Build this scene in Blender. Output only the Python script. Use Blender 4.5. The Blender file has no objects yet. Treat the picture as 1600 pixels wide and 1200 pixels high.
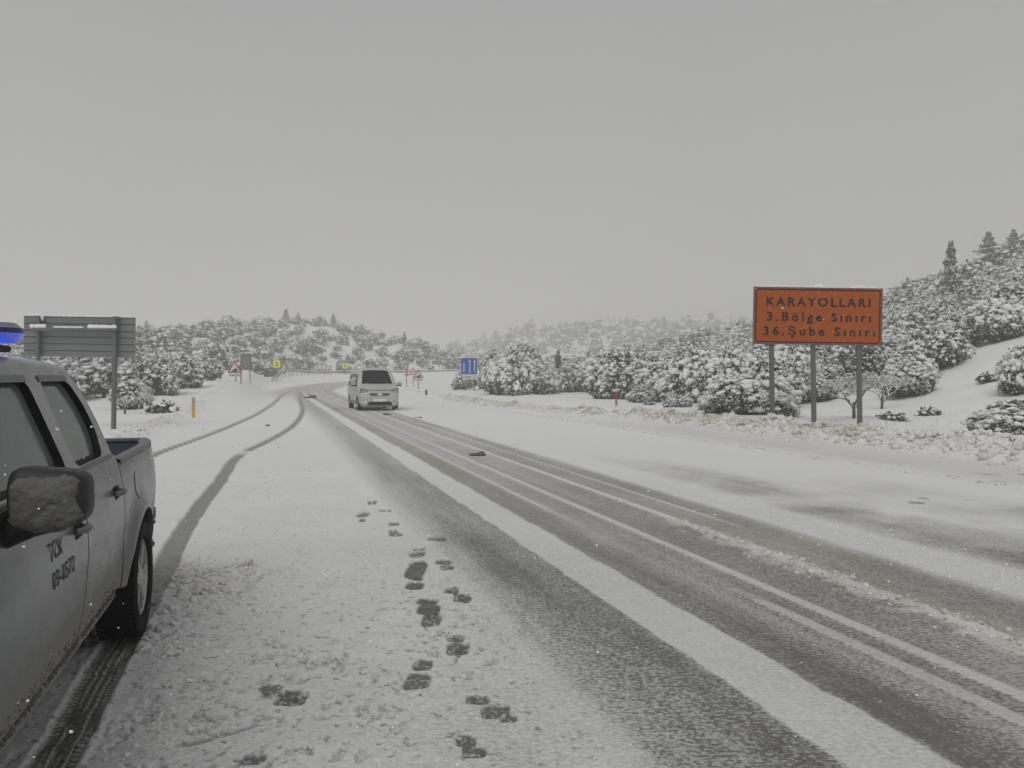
import bpy, bmesh, math, random
import numpy as np
from mathutils import Vector, Matrix

S = bpy.context.scene
COL = S.collection
R = math.radians

# ------------------------------------------------------------------ camera
cam_data = bpy.data.cameras.new("camera")
cam = bpy.data.objects.new("camera", cam_data)
COL.objects.link(cam)
cam_data.sensor_width = 36.0
cam_data.lens = 27.0
cam_data.clip_start = 0.05
cam_data.clip_end = 5000.0
cam.location = (0.0, 0.0, 1.6)
cam.rotation_euler = (R(90.0 - 0.573), 0.0, 0.0)
S.camera = cam

# ------------------------------------------------------------------ overcast sky and weak, very soft sun
SUN_EL, SUN_AZ = R(50.0), R(200.0)
world = bpy.data.worlds.new("World")
S.world = world
world.use_nodes = True
wn = world.node_tree.nodes
wl = world.node_tree.links
wn.clear()
w_out = wn.new("ShaderNodeOutputWorld")
w_bg = wn.new("ShaderNodeBackground")
w_sky = wn.new("ShaderNodeTexSky")
w_sky.sky_type = 'NISHITA'
w_sky.sun_disc = False
w_sky.sun_elevation = SUN_EL
w_sky.sun_rotation = SUN_AZ
w_sky.dust_density = 3.0
w_hs = wn.new("ShaderNodeHueSaturation")
w_hs.inputs['Saturation'].default_value = 0.04
w_mix = wn.new("ShaderNodeMix")
w_mix.data_type = 'RGBA'
w_mix.inputs[0].default_value = 0.90          # cloud cover
# cloud layer (values before the 0.1 below): a little paler low down
w_sep = wn.new("ShaderNodeSeparateXYZ")
w_map = wn.new("ShaderNodeMapRange")
w_map.interpolation_type = 'SMOOTHSTEP'
w_map.inputs[1].default_value, w_map.inputs[2].default_value = 0.02, 0.50
w_cl = wn.new("ShaderNodeMix")
w_cl.data_type = 'RGBA'
w_cl.inputs[6].default_value = (4.42, 4.38, 4.31, 1.0)
w_cl.inputs[7].default_value = (3.58, 3.60, 3.61, 1.0)
w_tc = wn.new("ShaderNodeTexCoord")
wl.new(w_tc.outputs['Generated'], w_sep.inputs[0])
wl.new(w_sep.outputs[2], w_map.inputs[0])
wl.new(w_map.outputs[0], w_cl.inputs[0])
w_no = wn.new("ShaderNodeTexNoise")            # faint unevenness of the cloud deck
w_no.inputs['Scale'].default_value = 1.6
w_no.inputs['Detail'].default_value = 3.0
w_sc = wn.new("ShaderNodeMapRange")
w_sc.inputs[3].default_value, w_sc.inputs[4].default_value = 0.93, 1.07
w_vm = wn.new("ShaderNodeVectorMath")
w_vm.operation = 'SCALE'
wl.new(w_tc.outputs['Generated'], w_no.inputs['Vector'])
wl.new(w_no.outputs[0], w_sc.inputs[0])
wl.new(w_cl.outputs[2], w_vm.inputs[0])
wl.new(w_sc.outputs[0], w_vm.inputs['Scale'])
wl.new(w_vm.outputs[0], w_mix.inputs[7])
wl.new(w_sky.outputs[0], w_hs.inputs['Color'])
wl.new(w_hs.outputs[0], w_mix.inputs[6])
wl.new(w_mix.outputs[2], w_bg.inputs['Color'])
w_bg.inputs['Strength'].default_value = 0.1
wl.new(w_bg.outputs[0], w_out.inputs['Surface'])

sun_data = bpy.data.lights.new("sun", 'SUN')
sun_data.energy = 1.18
sun_data.angle = R(40.0)
sun_data.color = (1.0, 0.98, 0.955)
sun = bpy.data.objects.new("sun", sun_data)
COL.objects.link(sun)
sun.rotation_euler = (R(90) - SUN_EL, 0.0, R(180.0) - SUN_AZ)

S.view_settings.view_transform = 'Standard'
S.view_settings.look = 'None'
S.view_settings.exposure = 0.0
S.view_settings.gamma = 1.0
S.view_settings.use_curve_mapping = False
S.render.engine = 'CYCLES'
S.cycles.use_denoising = True
S.cycles.max_bounces = 8
S.cycles.diffuse_bounces = 3
S.cycles.glossy_bounces = 3
S.cycles.transparent_max_bounces = 8
S.cycles.volume_bounces = 6
S.cycles.caustics_reflective = False
S.cycles.caustics_refractive = False

# ------------------------------------------------------------------ noise and small maths
def smooth(a, b, x):
    t = np.clip((x - a) / (b - a), 0.0, 1.0)
    return t * t * (3 - 2 * t)

def hash2(ix, iy, seed):
    h = (ix.astype(np.int64) * 374761393 + iy.astype(np.int64) * 668265263 + seed * 1442695041) & 0xffffffff
    h = ((h ^ (h >> 13)) * 1274126177) & 0xffffffff
    h = ((h ^ (h >> 16)) * 2246822519) & 0xffffffff
    return ((h ^ (h >> 15)) & 0xffffff) / float(0xffffff)

def vn(x, y, seed=0):
    xi, yi = np.floor(x), np.floor(y)
    fx, fy = x - xi, y - yi
    fx = fx * fx * (3 - 2 * fx)
    fy = fy * fy * (3 - 2 * fy)
    a, b = hash2(xi, yi, seed), hash2(xi + 1, yi, seed)
    c, d = hash2(xi, yi + 1, seed), hash2(xi + 1, yi + 1, seed)
    return (a + (b - a) * fx) * (1 - fy) + (c + (d - c) * fx) * fy

def fbm(x, y, seed=0, octs=4):
    s, a, n = 0.0, 1.0, 0.0
    for k in range(octs):
        s = s + a * vn(x * 2 ** k, y * 2 ** k, seed + 17 * k)
        n += a
        a *= 0.5
    return s / n

def G(px, py, z=0.0):
    """the place on the ground that the photograph shows at a pixel (a measurement, in metres)"""
    d = (1.6 - z) * 1200.0 / (py - 588.0)
    return ((px - 800.0) / 1200.0 * d, d)

# ------------------------------------------------------------------ the road's centre line
_ctrl = [(13.8, -30), (8.53, -13), (4.5, 0), (-1.7, 20), (-7.9, 40), (-14.1, 60), (-18.2, 74), (-20.6, 88), (-20.8, 100),
         (-17.5, 111), (-9, 120), (5, 127), (30, 133), (80, 138)]
def catmull(P, n):
    P = [np.array(p, float) for p in P]
    P = [2 * P[0] - P[1]] + P + [2 * P[-1] - P[-2]]
    out = []
    for i in range(1, len(P) - 2):
        for k in range(n):
            t = k / n
            out.append(0.5 * ((2 * P[i]) + (-P[i - 1] + P[i + 1]) * t + (2 * P[i - 1] - 5 * P[i] + 4 * P[i + 1] - P[i + 2]) * t * t
                              + (-P[i - 1] + 3 * P[i] - 3 * P[i + 1] + P[i + 2]) * t ** 3))
    out.append(P[-2])
    return np.array(out)
CENTRE = catmull(_ctrl, 6)

def poly_coords(x, y, P):
    """signed lateral distance (right positive) and run length along a polyline"""
    best = np.full(x.shape, 1e9)
    lat = np.zeros(x.shape)
    run = np.zeros(x.shape)
    s0 = 0.0
    for i in range(len(P) - 1):
        ax, ay = P[i]
        dx, dy = P[i + 1] - P[i]
        L = math.hypot(dx, dy)
        t = np.clip(((x - ax) * dx + (y - ay) * dy) / (L * L), 0, 1)
        ex, ey = x - (ax + t * dx), y - (ay + t * dy)
        d2 = ex * ex + ey * ey
        m = d2 < best
        best = np.where(m, d2, best)
        sg = np.sign(ex * dy - ey * dx)
        lat = np.where(m, np.sqrt(d2) * sg, lat)
        run = np.where(m, s0 + t * L, run)
        s0 += L
    return lat, run

# ------------------------------------------------------------------ terrain
_HA = [-180, -90, -50, -34, -28, -22.6, -20.5, -16.3, -11.8, -8.5, -4.8, -2.9, 0, 4.8, 9.5, 14, 18.4, 26.6, 33.7, 45, 90, 180]
_HH = [8, 8, 9, 9, 10.4, 13.2, 14.6, 16.2, 13.8, 11.2, 6.3, 5.1, 3.7, 5.2, 6.8, 8.6, 10.4, 14.2, 19.6, 24, 18, 8]
_CA = [-180, -30, -10, -5, 0, 9.5, 14, 18.4, 26.6, 33.7, 45, 90, 180]
_CC = [220, 215, 215, 200, 190, 182, 170, 158, 142, 130, 120, 120, 220]
_FA = [-180, -90, -45, -28, -24, -20, -17, -10, -3, 0, 6, 9.5, 14, 18.4, 26.6, 33.7, 45, 90, 180]
_FF = [60, 40, 38, 40, 50, 90, 135, 150, 140, 80, 60, 38, 28, 26.5, 23.5, 21.5, 20, 22, 60]
_RA = [-180, -20, -8, -3, -1.9, 2.4, 7, 9.5, 15, 20, 34, 50, 180]
_RR = [0, 0, 4, 13, 18, 23, 27, 25, 24, 24, 24, 10, 0]

def z_along(y):
    q = np.clip(y, 45, 137) - 45
    return 0.0002 * q * q

def u_bank(y):
    return np.interp(y, [0, 24, 35, 45, 70], [13.7, 13.5, 12.3, 12.2, 12.9])

def terrain(x, y, lat=None):
    if lat is None:
        lat, _ = poly_coords(x, y, CENTRE)
    r = np.hypot(x, y)
    a = np.degrees(np.arctan2(x, y))
    H, rc, rf = np.interp(a, _HA, _HH), np.interp(a, _CA, _CC), np.interp(a, _FA, _FF)
    U = x + 0.31 * y
    z0 = z_along(y)
    u = np.clip((r - rf) / (rc - rf), 0, 1.0)
    prof = 1.15 * u ** 1.25 - 0.15 * u ** 3
    past = np.clip((r - rc) / 220.0, 0, 1)
    hill = np.maximum(H - 1.7, 1.5) * prof * (1 - 0.55 * past * past * (3 - 2 * past))
    hill = hill + np.interp(a, _RA, _RR) * np.exp(-((r - 480) / 120.0) ** 2) * smooth(260, 340, r)
    lump = (fbm(x / 17, y / 17, 5, 3) - 0.5) * 2.6 * smooth(0.05, 0.3, u) * smooth(60, 25, past * 100)
    near = 1 - smooth(13.0, 26.0, np.abs(lat))
    near = near * (1 - smooth(15, 40, x) * smooth(60, 90, y))
    hill = (hill + lump) * (1 - near)
    # the verge left of the road climbs a little further on
    bank_l = 1.12 * smooth(-0.5, -3.4, U) * smooth(33, 62, y) * (1 - smooth(95, 112, y))
    mound = 0.75 * smooth(-8.5, -11.5, lat) * smooth(70, 92, y) * (1 - smooth(5, 20, x))
    z = z0 + hill + bank_l * near + mound * near
    # behind the snow bank on the right the ground lies a hand higher
    z = z + 0.22 * smooth(13.6, 15.5, U) * (1 - smooth(60, 90, y)) * (y > -20)
    return z

# ------------------------------------------------------------------ materials
MATS = {}
def new_mat(name):
    m = bpy.data.materials.new(name)
    m.use_nodes = True
    nt = m.node_tree
    nt.nodes.clear()
    out = nt.nodes.new("ShaderNodeOutputMaterial")
    b = nt.nodes.new("ShaderNodeBsdfPrincipled")
    nt.links.new(b.outputs[0], out.inputs['Surface'])
    MATS[name] = m
    return m, nt, b

class NT:
    """terse node wiring"""
    def __init__(s, nt): s.nt = nt
    def n(s, t, **kw):
        nd = s.nt.nodes.new(t)
        for k, v in kw.items(): setattr(nd, k, v)
        return nd
    def put(s, sock, v):
        if hasattr(v, 'links') or hasattr(v, 'is_output'): s.nt.links.new(v, sock)
        else: sock.default_value = v
    def math(s, op, a, b=0.0, clamp=False):
        nd = s.n("ShaderNodeMath", operation=op, use_clamp=clamp)
        s.put(nd.inputs[0], a); s.put(nd.inputs[1], b)
        return nd.outputs[0]
    def mix(s, f, a, b):
        nd = s.n("ShaderNodeMix", data_type='RGBA')
        s.put(nd.inputs[0], f)
        s.put(nd.inputs[6], a if not isinstance(a, tuple) else (*a[:3], 1))
        s.put(nd.inputs[7], b if not isinstance(b, tuple) else (*b[:3], 1))
        return nd.outputs[2]
    def noise(s, scale, detail=3.0, rough=0.55, vec=None, mul=None, out=0):
        nd = s.n("ShaderNodeTexNoise")
        nd.inputs['Scale'].default_value = scale
        nd.inputs['Detail'].default_value = detail
        nd.inputs['Roughness'].default_value = rough
        tc = s.n("ShaderNodeTexCoord").outputs['Object'] if vec is None else vec
        if mul:
            mp = s.n("ShaderNodeMapping"); mp.inputs['Scale'].default_value = mul
            s.nt.links.new(tc, mp.inputs[0]); tc = mp.outputs[0]
        s.nt.links.new(tc, nd.inputs['Vector'])
        return nd.outputs[out]
    def ramp(s, v, a, b, lo=0.0, hi=1.0):
        nd = s.n("ShaderNodeMapRange", interpolation_type='SMOOTHSTEP')
        s.put(nd.inputs[0], v)
        for k, q in enumerate((a, b, lo, hi)): nd.inputs[k + 1].default_value = q
        return nd.outputs[0]
    def bump(s, h, strength, dist, b):
        nd = s.n("ShaderNodeBump")
        nd.inputs['Strength'].default_value = strength
        nd.inputs['Distance'].default_value = dist
        s.put(nd.inputs['Height'], h)
        s.nt.links.new(nd.outputs[0], b.inputs['Normal'])
    def attr(s, name):
        return s.n("ShaderNodeAttribute", attribute_name=name).outputs['Fac']

def simple(name, col, rough=0.6, metal=0.0, var=0.15, scale=30.0, bump=0.0, emit=None, es=0.0, spec=0.5):
    m, nt, b = new_mat(name)
    q = NT(nt)
    n = q.noise(scale, 4.0)
    q.put(b.inputs['Base Color'], q.mix(n, tuple(c * (1 - var) for c in col), tuple(min(1, c * (1 + var)) for c in col)))
    q.put(b.inputs['Roughness'], q.ramp(n, 0.2, 0.8, max(0, rough - 0.08), min(1, rough + 0.08)))
    b.inputs['Metallic'].default_value = metal
    b.inputs['Specular IOR Level'].default_value = spec
    if bump: q.bump(n, bump, 0.01, b)
    if emit:
        b.inputs['Emission Color'].default_value = (*emit, 1)
        b.inputs['Emission Strength'].default_value = es
    return m

def snow_ground():
    m, nt, b = new_mat("snow_and_slush")
    q = NT(nt)
    bare, dirt = q.attr("bare"), q.attr("dirt")
    n1 = q.noise(48.0, 3.0, 0.72, mul=(0.7, 1.0, 1.0))
    n2 = q.noise(9.0, 4.0, 0.6)
    n3 = q.noise(0.9, 4.0, 0.6)
    nn = q.math('ADD', q.math('MULTIPLY', q.math('SUBTRACT', n1, 0.5), 4.2), q.math('MULTIPLY', q.math('SUBTRACT', n2, 0.5), 0.9))
    k = q.math('MULTIPLY', q.math('MULTIPLY', q.math('MULTIPLY', bare, bare), q.math('SUBTRACT', 1.12, bare)), 4.0)
    k = q.math('MULTIPLY', k, q.math('SUBTRACT', 1.0, q.math('MULTIPLY', q.attr('calm'), 0.88)))
    f = q.math('ADD', bare, q.math('MULTIPLY', nn, k), clamp=True)
    f = q.math('MAXIMUM', f, q.math('MULTIPLY', bare, 0.62))
    snow = q.mix(n3, (0.74, 0.745, 0.75), (0.80, 0.80, 0.80))
    snow = q.mix(dirt, snow, (0.40, 0.345, 0.265))
    road = q.mix(q.ramp(n1, 0.35, 0.7), (0.040, 0.040, 0.041), (0.135, 0.133, 0.128))
    road = q.mix(q.math('MULTIPLY', dirt, 0.55), road, (0.21, 0.185, 0.145))
    q.put(b.inputs['Base Color'], q.mix(f, snow, road))
    q.put(b.inputs['Roughness'], q.ramp(f, 0.2, 1.0, 0.75, 0.38))
    b.inputs['Specular IOR Level'].default_value = 0.3
    q.bump(q.math('ADD', q.math('MULTIPLY', n1, 0.22), n2), 0.6, 0.014, b)
    return m

def snow_plain(name="loose_snow", col=(0.80, 0.805, 0.81), dirt=False):
    m, nt, b = new_mat(name)
    q = NT(nt)
    n = q.noise(14.0, 5.0, 0.6)
    c = q.mix(n, tuple(k * 0.95 for k in col), col)
    if dirt: c = q.mix(q.attr("dirt"), c, (0.36, 0.29, 0.20))
    q.put(b.inputs['Base Color'], c)
    b.inputs['Roughness'].default_value = 0.75
    b.inputs['Specular IOR Level'].default_value = 0.25
    q.bump(n, 0.5, 0.02, b)
    return m

def foliage_mat(name, dark, light):
    m, nt, b = new_mat(name)
    q = NT(nt)
    n = q.noise(3.0, 3.0)
    c = q.mix(n, dark, light)
    geo = q.n("ShaderNodeNewGeometry")
    sep = q.n("ShaderNodeSeparateXYZ")
    nt.links.new(geo.outputs['Normal'], sep.inputs[0])
    frost = q.ramp(q.math('ADD', q.math('ABSOLUTE', sep.outputs[2]), q.math('MULTIPLY', q.noise(11.0, 2.0), 0.5)), 0.86, 1.2, 0.0, 0.88)
    q.put(b.inputs['Base Color'], q.mix(frost, c, (0.78, 0.78, 0.79)))
    b.inputs['Roughness'].default_value = 0.7
    b.inputs['Specular IOR Level'].default_value = 0.2
    return m

M_GROUND = snow_ground()
M_SNOW = snow_plain()
M_CHUNK = snow_plain("dirty_snow", (0.74, 0.735, 0.72), dirt=True)
M_LEAF = foliage_mat("evergreen_leaves", (0.034, 0.039, 0.031), (0.085, 0.088, 0.070))
M_NEEDLE = foliage_mat("conifer_needles", (0.032, 0.042, 0.034), (0.075, 0.085, 0.066))
M_BARK = simple("bark", (0.10, 0.085, 0.07), 0.85, var=0.3, scale=20, bump=0.5)
M_TWIG = simple("twigs", (0.16, 0.14, 0.125), 0.85, var=0.25, scale=9)

# ------------------------------------------------------------------ mesh helpers
def mk(name, V, F, mat=None, parent=None, attrs=None, smooth_on=True, matidx=None, mats=None, link=True):
    """one mesh object from a vertex array and a list of face arrays"""
    me = bpy.data.meshes.new(name)
    V = np.asarray(V, np.float32)
    F = [np.asarray(f, np.int32) for f in (F if isinstance(F, list) else [F]) if len(f)]
    loops = np.concatenate([f.ravel() for f in F])
    cnt = np.concatenate([np.full(len(f), f.shape[1], np.int32) for f in F])
    start = np.concatenate([[0], np.cumsum(cnt)[:-1]]).astype(np.int32)
    me.vertices.add(len(V)); me.vertices.foreach_set("co", V.ravel())
    me.loops.add(len(loops)); me.loops.foreach_set("vertex_index", loops)
    me.polygons.add(len(cnt)); me.polygons.foreach_set("loop_start", start)
    me.polygons.foreach_set("loop_total", cnt)
    if smooth_on: me.polygons.foreach_set("use_smooth", np.ones(len(cnt), bool))
    for m in (mats or [mat]):
        if m: me.materials.append(m)
    if matidx is not None: me.polygons.foreach_set("material_index", np.asarray(matidx, np.int32))
    for k, v in (attrs or {}).items():
        at = me.attributes.new(k, 'FLOAT', 'POINT')
        at.data.foreach_set("value", np.asarray(v, np.float32))
    me.update(calc_edges=True)
    me.validate()
    o = bpy.data.objects.new(name, me)
    if link: COL.objects.link(o)
    if parent is not None: o.parent = parent
    return o

def thing(name, label, cat, loc=(0, 0, 0), rotz=0.0, group=None):
    o = bpy.data.objects.new(name, None)
    o.empty_display_size = 0.2
    COL.objects.link(o)
    o.location = loc
    o.rotation_euler = (0, 0, rotz)
    o['label'] = label
    o['category'] = cat
    if group: o['group'] = group
    return o

def tag(o, label=None, cat=None, group=None, kind=None):
    for k, v in (('label', label), ('category', cat), ('group', group), ('kind', kind)):
        if v: o[k] = v
    return o

class MB:
    """collects simple solids into one mesh"""
    def __init__(s): s.v, s.f = [], []
    def raw(s, V, F):
        k = len(s.v)
        s.v += [tuple(p) for p in V]
        s.f += [tuple(i + k for i in f) for f in F]
        return s
    def box(s, c, d, rot=None):
        x, y, z = (q / 2 for q in d)
        V = [Vector((sx * x, sy * y, sz * z)) for sx in (-1, 1) for sy in (-1, 1) for sz in (-1, 1)]
        if rot is not None: V = [rot @ p for p in V]
        return s.raw([p + Vector(c) for p in V], [(0, 1, 3, 2), (4, 6, 7, 5), (0, 4, 5, 1), (2, 3, 7, 6), (0, 2, 6, 4), (1, 5, 7, 3)])
    def tube(s, pts, rad, n=8, cap=True):
        pts = [Vector(p) for p in pts]
        rad = rad if hasattr(rad, '__len__') else [rad] * len(pts)
        rings, V = [], []
        for i, p in enumerate(pts):
            d = (pts[min(i + 1, len(pts) - 1)] - pts[max(i - 1, 0)]).normalized()
            a = d.cross(Vector((0, 0, 1)) if abs(d.z) < 0.9 else Vector((1, 0, 0))).normalized()
            b = d.cross(a)
            rings.append([len(V) + k for k in range(n)])
            V += [p + rad[i] * (a * math.cos(2 * math.pi * k / n) + b * math.sin(2 * math.pi * k / n)) for k in range(n)]
        F = []
        for r0, r1 in zip(rings, rings[1:]):
            F += [(r0[k], r0[(k + 1) % n], r1[(k + 1) % n], r1[k]) for k in range(n)]
        if cap: F += [tuple(reversed(rings[0])), tuple(rings[-1])]
        return s.raw(V, F)
    def prism(s, poly, axis, a, b):
        """polygon (two coordinates) pushed along an axis from a to b"""
        def P(p, t):
            return {'x': (t, p[0], p[1]), 'y': (p[0], t, p[1]), 'z': (p[0], p[1], t)}[axis]
        n = len(poly)
        V = [P(p, a) for p in poly] + [P(p, b) for p in poly]
        F = [tuple(range(n)), tuple(range(2 * n - 1, n - 1, -1))] + [(k, k + n, (k + 1) % n + n, (k + 1) % n) for k in range(n)]
        return s.raw(V, F)
    def grid(s, P, flip=False):
        """a 2-D array of points as quads"""
        h, w = len(P), len(P[0])
        V = [p for row in P for p in row]
        F = []
        for i in range(h - 1):
            for j in range(w - 1):
                q = (i * w + j, i * w + j + 1, (i + 1) * w + j + 1, (i + 1) * w + j)
                F.append(q if not flip else q[::-1])
        return s.raw(V, F)
    def build(s, name, mat, parent=None, smooth_deg=None, bevel=0.0, recalc=True, solid=0.0):
        me = bpy.data.meshes.new(name)
        me.from_pydata([tuple(p) for p in s.v], [], s.f)
        bm = bmesh.new(); bm.from_mesh(me)
        if recalc: bmesh.ops.recalc_face_normals(bm, faces=bm.faces)
        if bevel: bmesh.ops.bevel(bm, geom=[e for e in bm.edges if len(e.link_faces) == 2 and e.calc_face_angle() > R(40)],
                                  offset=bevel, segments=2, affect='EDGES', clamp_overlap=True)
        bm.to_mesh(me); bm.free()
        me.materials.append(mat)
        if smooth_deg:
            for p in me.polygons: p.use_smooth = True
            me.set_sharp_from_angle(angle=R(smooth_deg))
        o = bpy.data.objects.new(name, me)
        COL.objects.link(o)
        if parent is not None: o.parent = parent
        if solid:
            md = o.modifiers.new("thickness", 'SOLIDIFY'); md.thickness = solid; md.offset = -1
        return o

def text_mesh(txt, mat, parent, width, cap, name='lettering', spacing=1.0, bold=0.0, depth=0.002):
    """flat lettering in the local XZ plane, left edge and baseline at the origin, fitted to a width and a capital height"""
    cu = bpy.data.curves.new(name, 'FONT')
    cu.body = txt
    cu.size = 1.0
    cu.space_character = spacing
    cu.offset = bold
    cu.extrude = 0.01
    cu.resolution_u = 3
    tmp = bpy.data.objects.new(name, cu)
    COL.objects.link(tmp)
    bpy.context.view_layer.update()
    me = bpy.data.meshes.new_from_object(tmp.evaluated_get(bpy.context.evaluated_depsgraph_get()))
    bpy.data.objects.remove(tmp)
    n = len(me.vertices)
    co = np.zeros(n * 3, np.float32); me.vertices.foreach_get("co", co)
    co = co.reshape(-1, 3)
    x0, x1 = co[:, 0].min(), co[:, 0].max()
    k = cap / 0.70
    out = np.stack([(co[:, 0] - x0) / (x1 - x0) * width, -co[:, 2] * depth / 0.01, co[:, 1] * k], 1)
    me.vertices.foreach_set("co", out.astype(np.float32).ravel())
    me.materials.clear(); me.materials.append(mat)
    me.name = name
    o = bpy.data.objects.new(name, me)
    COL.objects.link(o)
    if parent is not None: o.parent = parent
    return o

# ------------------------------------------------------------------ tyre tracks of the parked truck, in metres
def U_line(U, ys): return [(U - 0.31 * y, y) for y in ys]
TRACK1 = catmull(U_line(-0.93, [-6, -2, 1, 4, 6.5, 9]) + [(-4.5, 11.85), (-5.55, 15.7), (-6.35, 20.9), (-7.5, 26.7), (-10.05, 36.9), (-14.9, 54), (-19.2, 70)], 5)
TRACK2 = catmull(U_line(-2.43, [-6, -2, 1, 4, 8, 12]) + [(-7.25, 15.4), (-8.2, 20.4), (-9.35, 26), (-11.1, 33.7), (-14.8, 48), (-18.6, 62),
                 (-22.3, 78), (-24.2, 90), (-25.6, 102), (-22.5, 115), (-13, 123), (0, 128)], 5)

# shoe prints: centre and size as seen, turned into metres on the ground
_pr = []
for zx, zy, w, h in [(25, 70, 50, 22), (15, 97, 30, 12), (60, 15, 40, 8), (120, 50, 50, 10), (160, 110, 50, 8), (155, 143, 40, 8), (165, 158, 60, 14),
                     (360, 178, 90, 14), (272, 222, 50, 12), (263, 248, 65, 24), (257, 315, 80, 65), (262, 353, 50, 10), (250, 385, 75, 34),
                     (380, 283, 70, 20), (395, 305, 60, 20), (415, 410, 60, 30), (465, 445, 75, 36), (305, 462, 90, 28), (313, 498, 95, 44),
                     (325, 545, 80, 52), (433, 622, 75, 28), (442, 670, 95, 62), (285, 745, 80, 50), (260, 820, 110, 70), (532, 902, 95, 38),
                     (612, 952, 120, 60), (670, 990, 70, 30), (480, 1090, 85, 60), (515, 1140, 100, 55)]:
    _pr.append((560 + zx / 2.857, 780 + zy / 2.857, w / 2.857, h / 2.857))
for zx, zy, w, h in [(1030, 732, 105, 48), (1130, 780, 145, 75), (940, 1085, 120, 60)]:
    _pr.append((100 + zx / 3.2, 850 + zy / 3.2, w / 3.2, h / 3.2))
PRINTS = []
for px, py, w, h in _pr:
    gx, gy = G(px, py)
    PRINTS.append((gx, gy, 0.56 * w * gy / 1200, 0.56 * h * gy * gy / 1920))
HARD = {10, 12, 17, 18}          # prints worn down to the tarmac

def ground_layers(x, y):
    """height and the two surface masks (bare tarmac, dirt) for arrays of points"""
    lat, run = poly_coords(x, y, CENTRE)
    r = np.hypot(x, y)
    z = terrain(x, y, lat)
    Un = x + 0.31 * y
    U = np.where(y < 50, Un, 4.5 + lat / 0.955)
    inroad = smooth(1.1, 1.5, U) * (1 - smooth(12.2, 13.0, U)) * (y < 140)
    bare = np.zeros_like(x)
    dirt = np.zeros_like(x)
    calm = np.zeros_like(x)
    # wobble shared by all ruts, so that their edges are not ruled
    w = U + (fbm(U * 1.5, run * 0.35, 3, 4) - 0.5) * 0.03 + (fbm(U * 9, run * 4.0, 9, 4) - 0.5) * 0.07
    st = fbm(U * 5.0, run * 0.28, 21, 4)          # streaks along the road
    st2 = fbm(U * 16.0, run * 0.9, 24, 3)
    pt = fbm(x * 1.1, y * 1.1, 33, 4)
    def band(a, b, sa, sb, k, d=0.0, fade=None):
        nonlocal bare, dirt
        q = smooth(a - sa, a + sa, w) * (1 - smooth(b - sb, b + sb, w)) * k
        if fade is not None: q = q * fade
        q = q * (0.42 + 0.52 * st + 0.24 * st2 + 0.40 * pt)
        bare = np.maximum(bare, q)
        dirt = np.maximum(dirt, np.clip(q * 2, 0, 1) * d)
    far = smooth(5, 20, y)
    vfar = smooth(45, 70, y)
    band(1.55, 2.36, 0.42, 0.03, 0.79 - 0.35 * far, 0.05)
    band(2.3, 2.85, 0.03, 0.03, 0.24 - 0.2 * far, 0.05)
    band(2.80, 3.33, 0.03, 0.25, 0.76 - 0.36 * far, 0.35 + 0.3 * far)
    band(3.2, 4.42, 0.2, 0.05, 0.68 - 0.34 * far, 0.25)
    band(4.50, 5.36, 0.04, 0.16, 0.62 - 0.22 * far, 0.45)
    band(6.15, 7.45, 0.30, 0.50, 0.85 * pt, 0.14, 1 - smooth(10, 17, y))
    band(7.2, 9.6, 0.5, 0.6, 0.50 * pt, 0.1, 1 - smooth(8, 14, y))
    band(5.2, 6.3, 0.1, 0.1, 0.20 * (1 - far), 0.05)
    band(11.0, 12.9, 0.4, 0.3, 0.16, 0.2, 1 - smooth(22, 32, y))
    band(-0.5, 5.6, 1.2, 0.4, 0.26, 0.5, vfar)
    # bright and cream lines of packed snow between the wheel paths
    def line(c, hw, k, dd, fade=1.0, hgt=0.010):
        nonlocal bare, dirt, z
        g = np.exp(-((U + (st - 0.5) * 0.03 - c) / hw) ** 4) * fade * (0.80 + 0.4 * st2)
        g = np.clip(g * k, 0, 1)
        bare = bare * (1 - g)
        dirt = dirt * (1 - g) + dd * g
        z = z + hgt * g
    line(3.73, 0.055, 0.85, 0.20)
    line(3.46, 0.055, 1.1, 0.34, 1 - smooth(4.6, 6.2, y))
    line(3.27, 0.040, 0.75, 0.16, smooth(8.0, 10.0, y))
    line(4.46, 0.045, 0.95, 0.10, 1.0, 0.02)
    line(4.95, 0.035, 0.85, 0.08, smooth(7.0, 9.5, y))
    # between the lanes further on
    # kneaded slush heap along U 4.4 close to the camera
    sl = np.exp(-((U - 4.42) / 0.16) ** 2) * (1 - smooth(7.5, 9.5, y))
    lump = fbm(x * 9, y * 9, 41, 4)
    z = z + sl * np.clip(lump - 0.45, 0, 1) * 0.10
    bare = bare * (1 - sl * smooth(0.42, 0.6, lump))
    dirt = np.maximum(dirt, sl * smooth(0.45, 0.7, lump) * 0.55)
    # dark melt streaks at the right edge
    for cx, cy, L, W in ((8.25, 12.4, 0.75, 0.10), (7.85, 11.55, 0.7, 0.09), (5.6, 10.0, 0.35, 0.03), (5.1, 9.7, 0.3, 0.03)):
        dx, dy = x - cx, y - cy
        al, ac = dx * 0.97 - dy * 0.24, dx * 0.24 + dy * 0.97
        g = np.exp(-(al / L) ** 2 - (ac / W) ** 2)
        bare = np.maximum(bare, smooth(0.25, 0.8, g + (st2 - 0.5) * 0.3) * 0.85)
    # snow turns darker and grainier towards the camera
    thin = (1 - smooth(3.5, 13, r)) * 0.20 + 0.07 * (1 - smooth(12, 30, r))
    thin = thin * (0.6 + 0.8 * pt) * (1 - smooth(13, 15, U))
    bare = np.maximum(bare, thin)
    # surface relief of the snow
    fine = 1 - smooth(8, 22, r)
    mid = fbm(x * 7, y * 9, 51, 4)
    rid = np.abs(fbm(x * 13, y * 19, 55, 3) - 0.5) * 2
    shoulder = 1 - smooth(1.2, 1.9, U)
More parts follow.
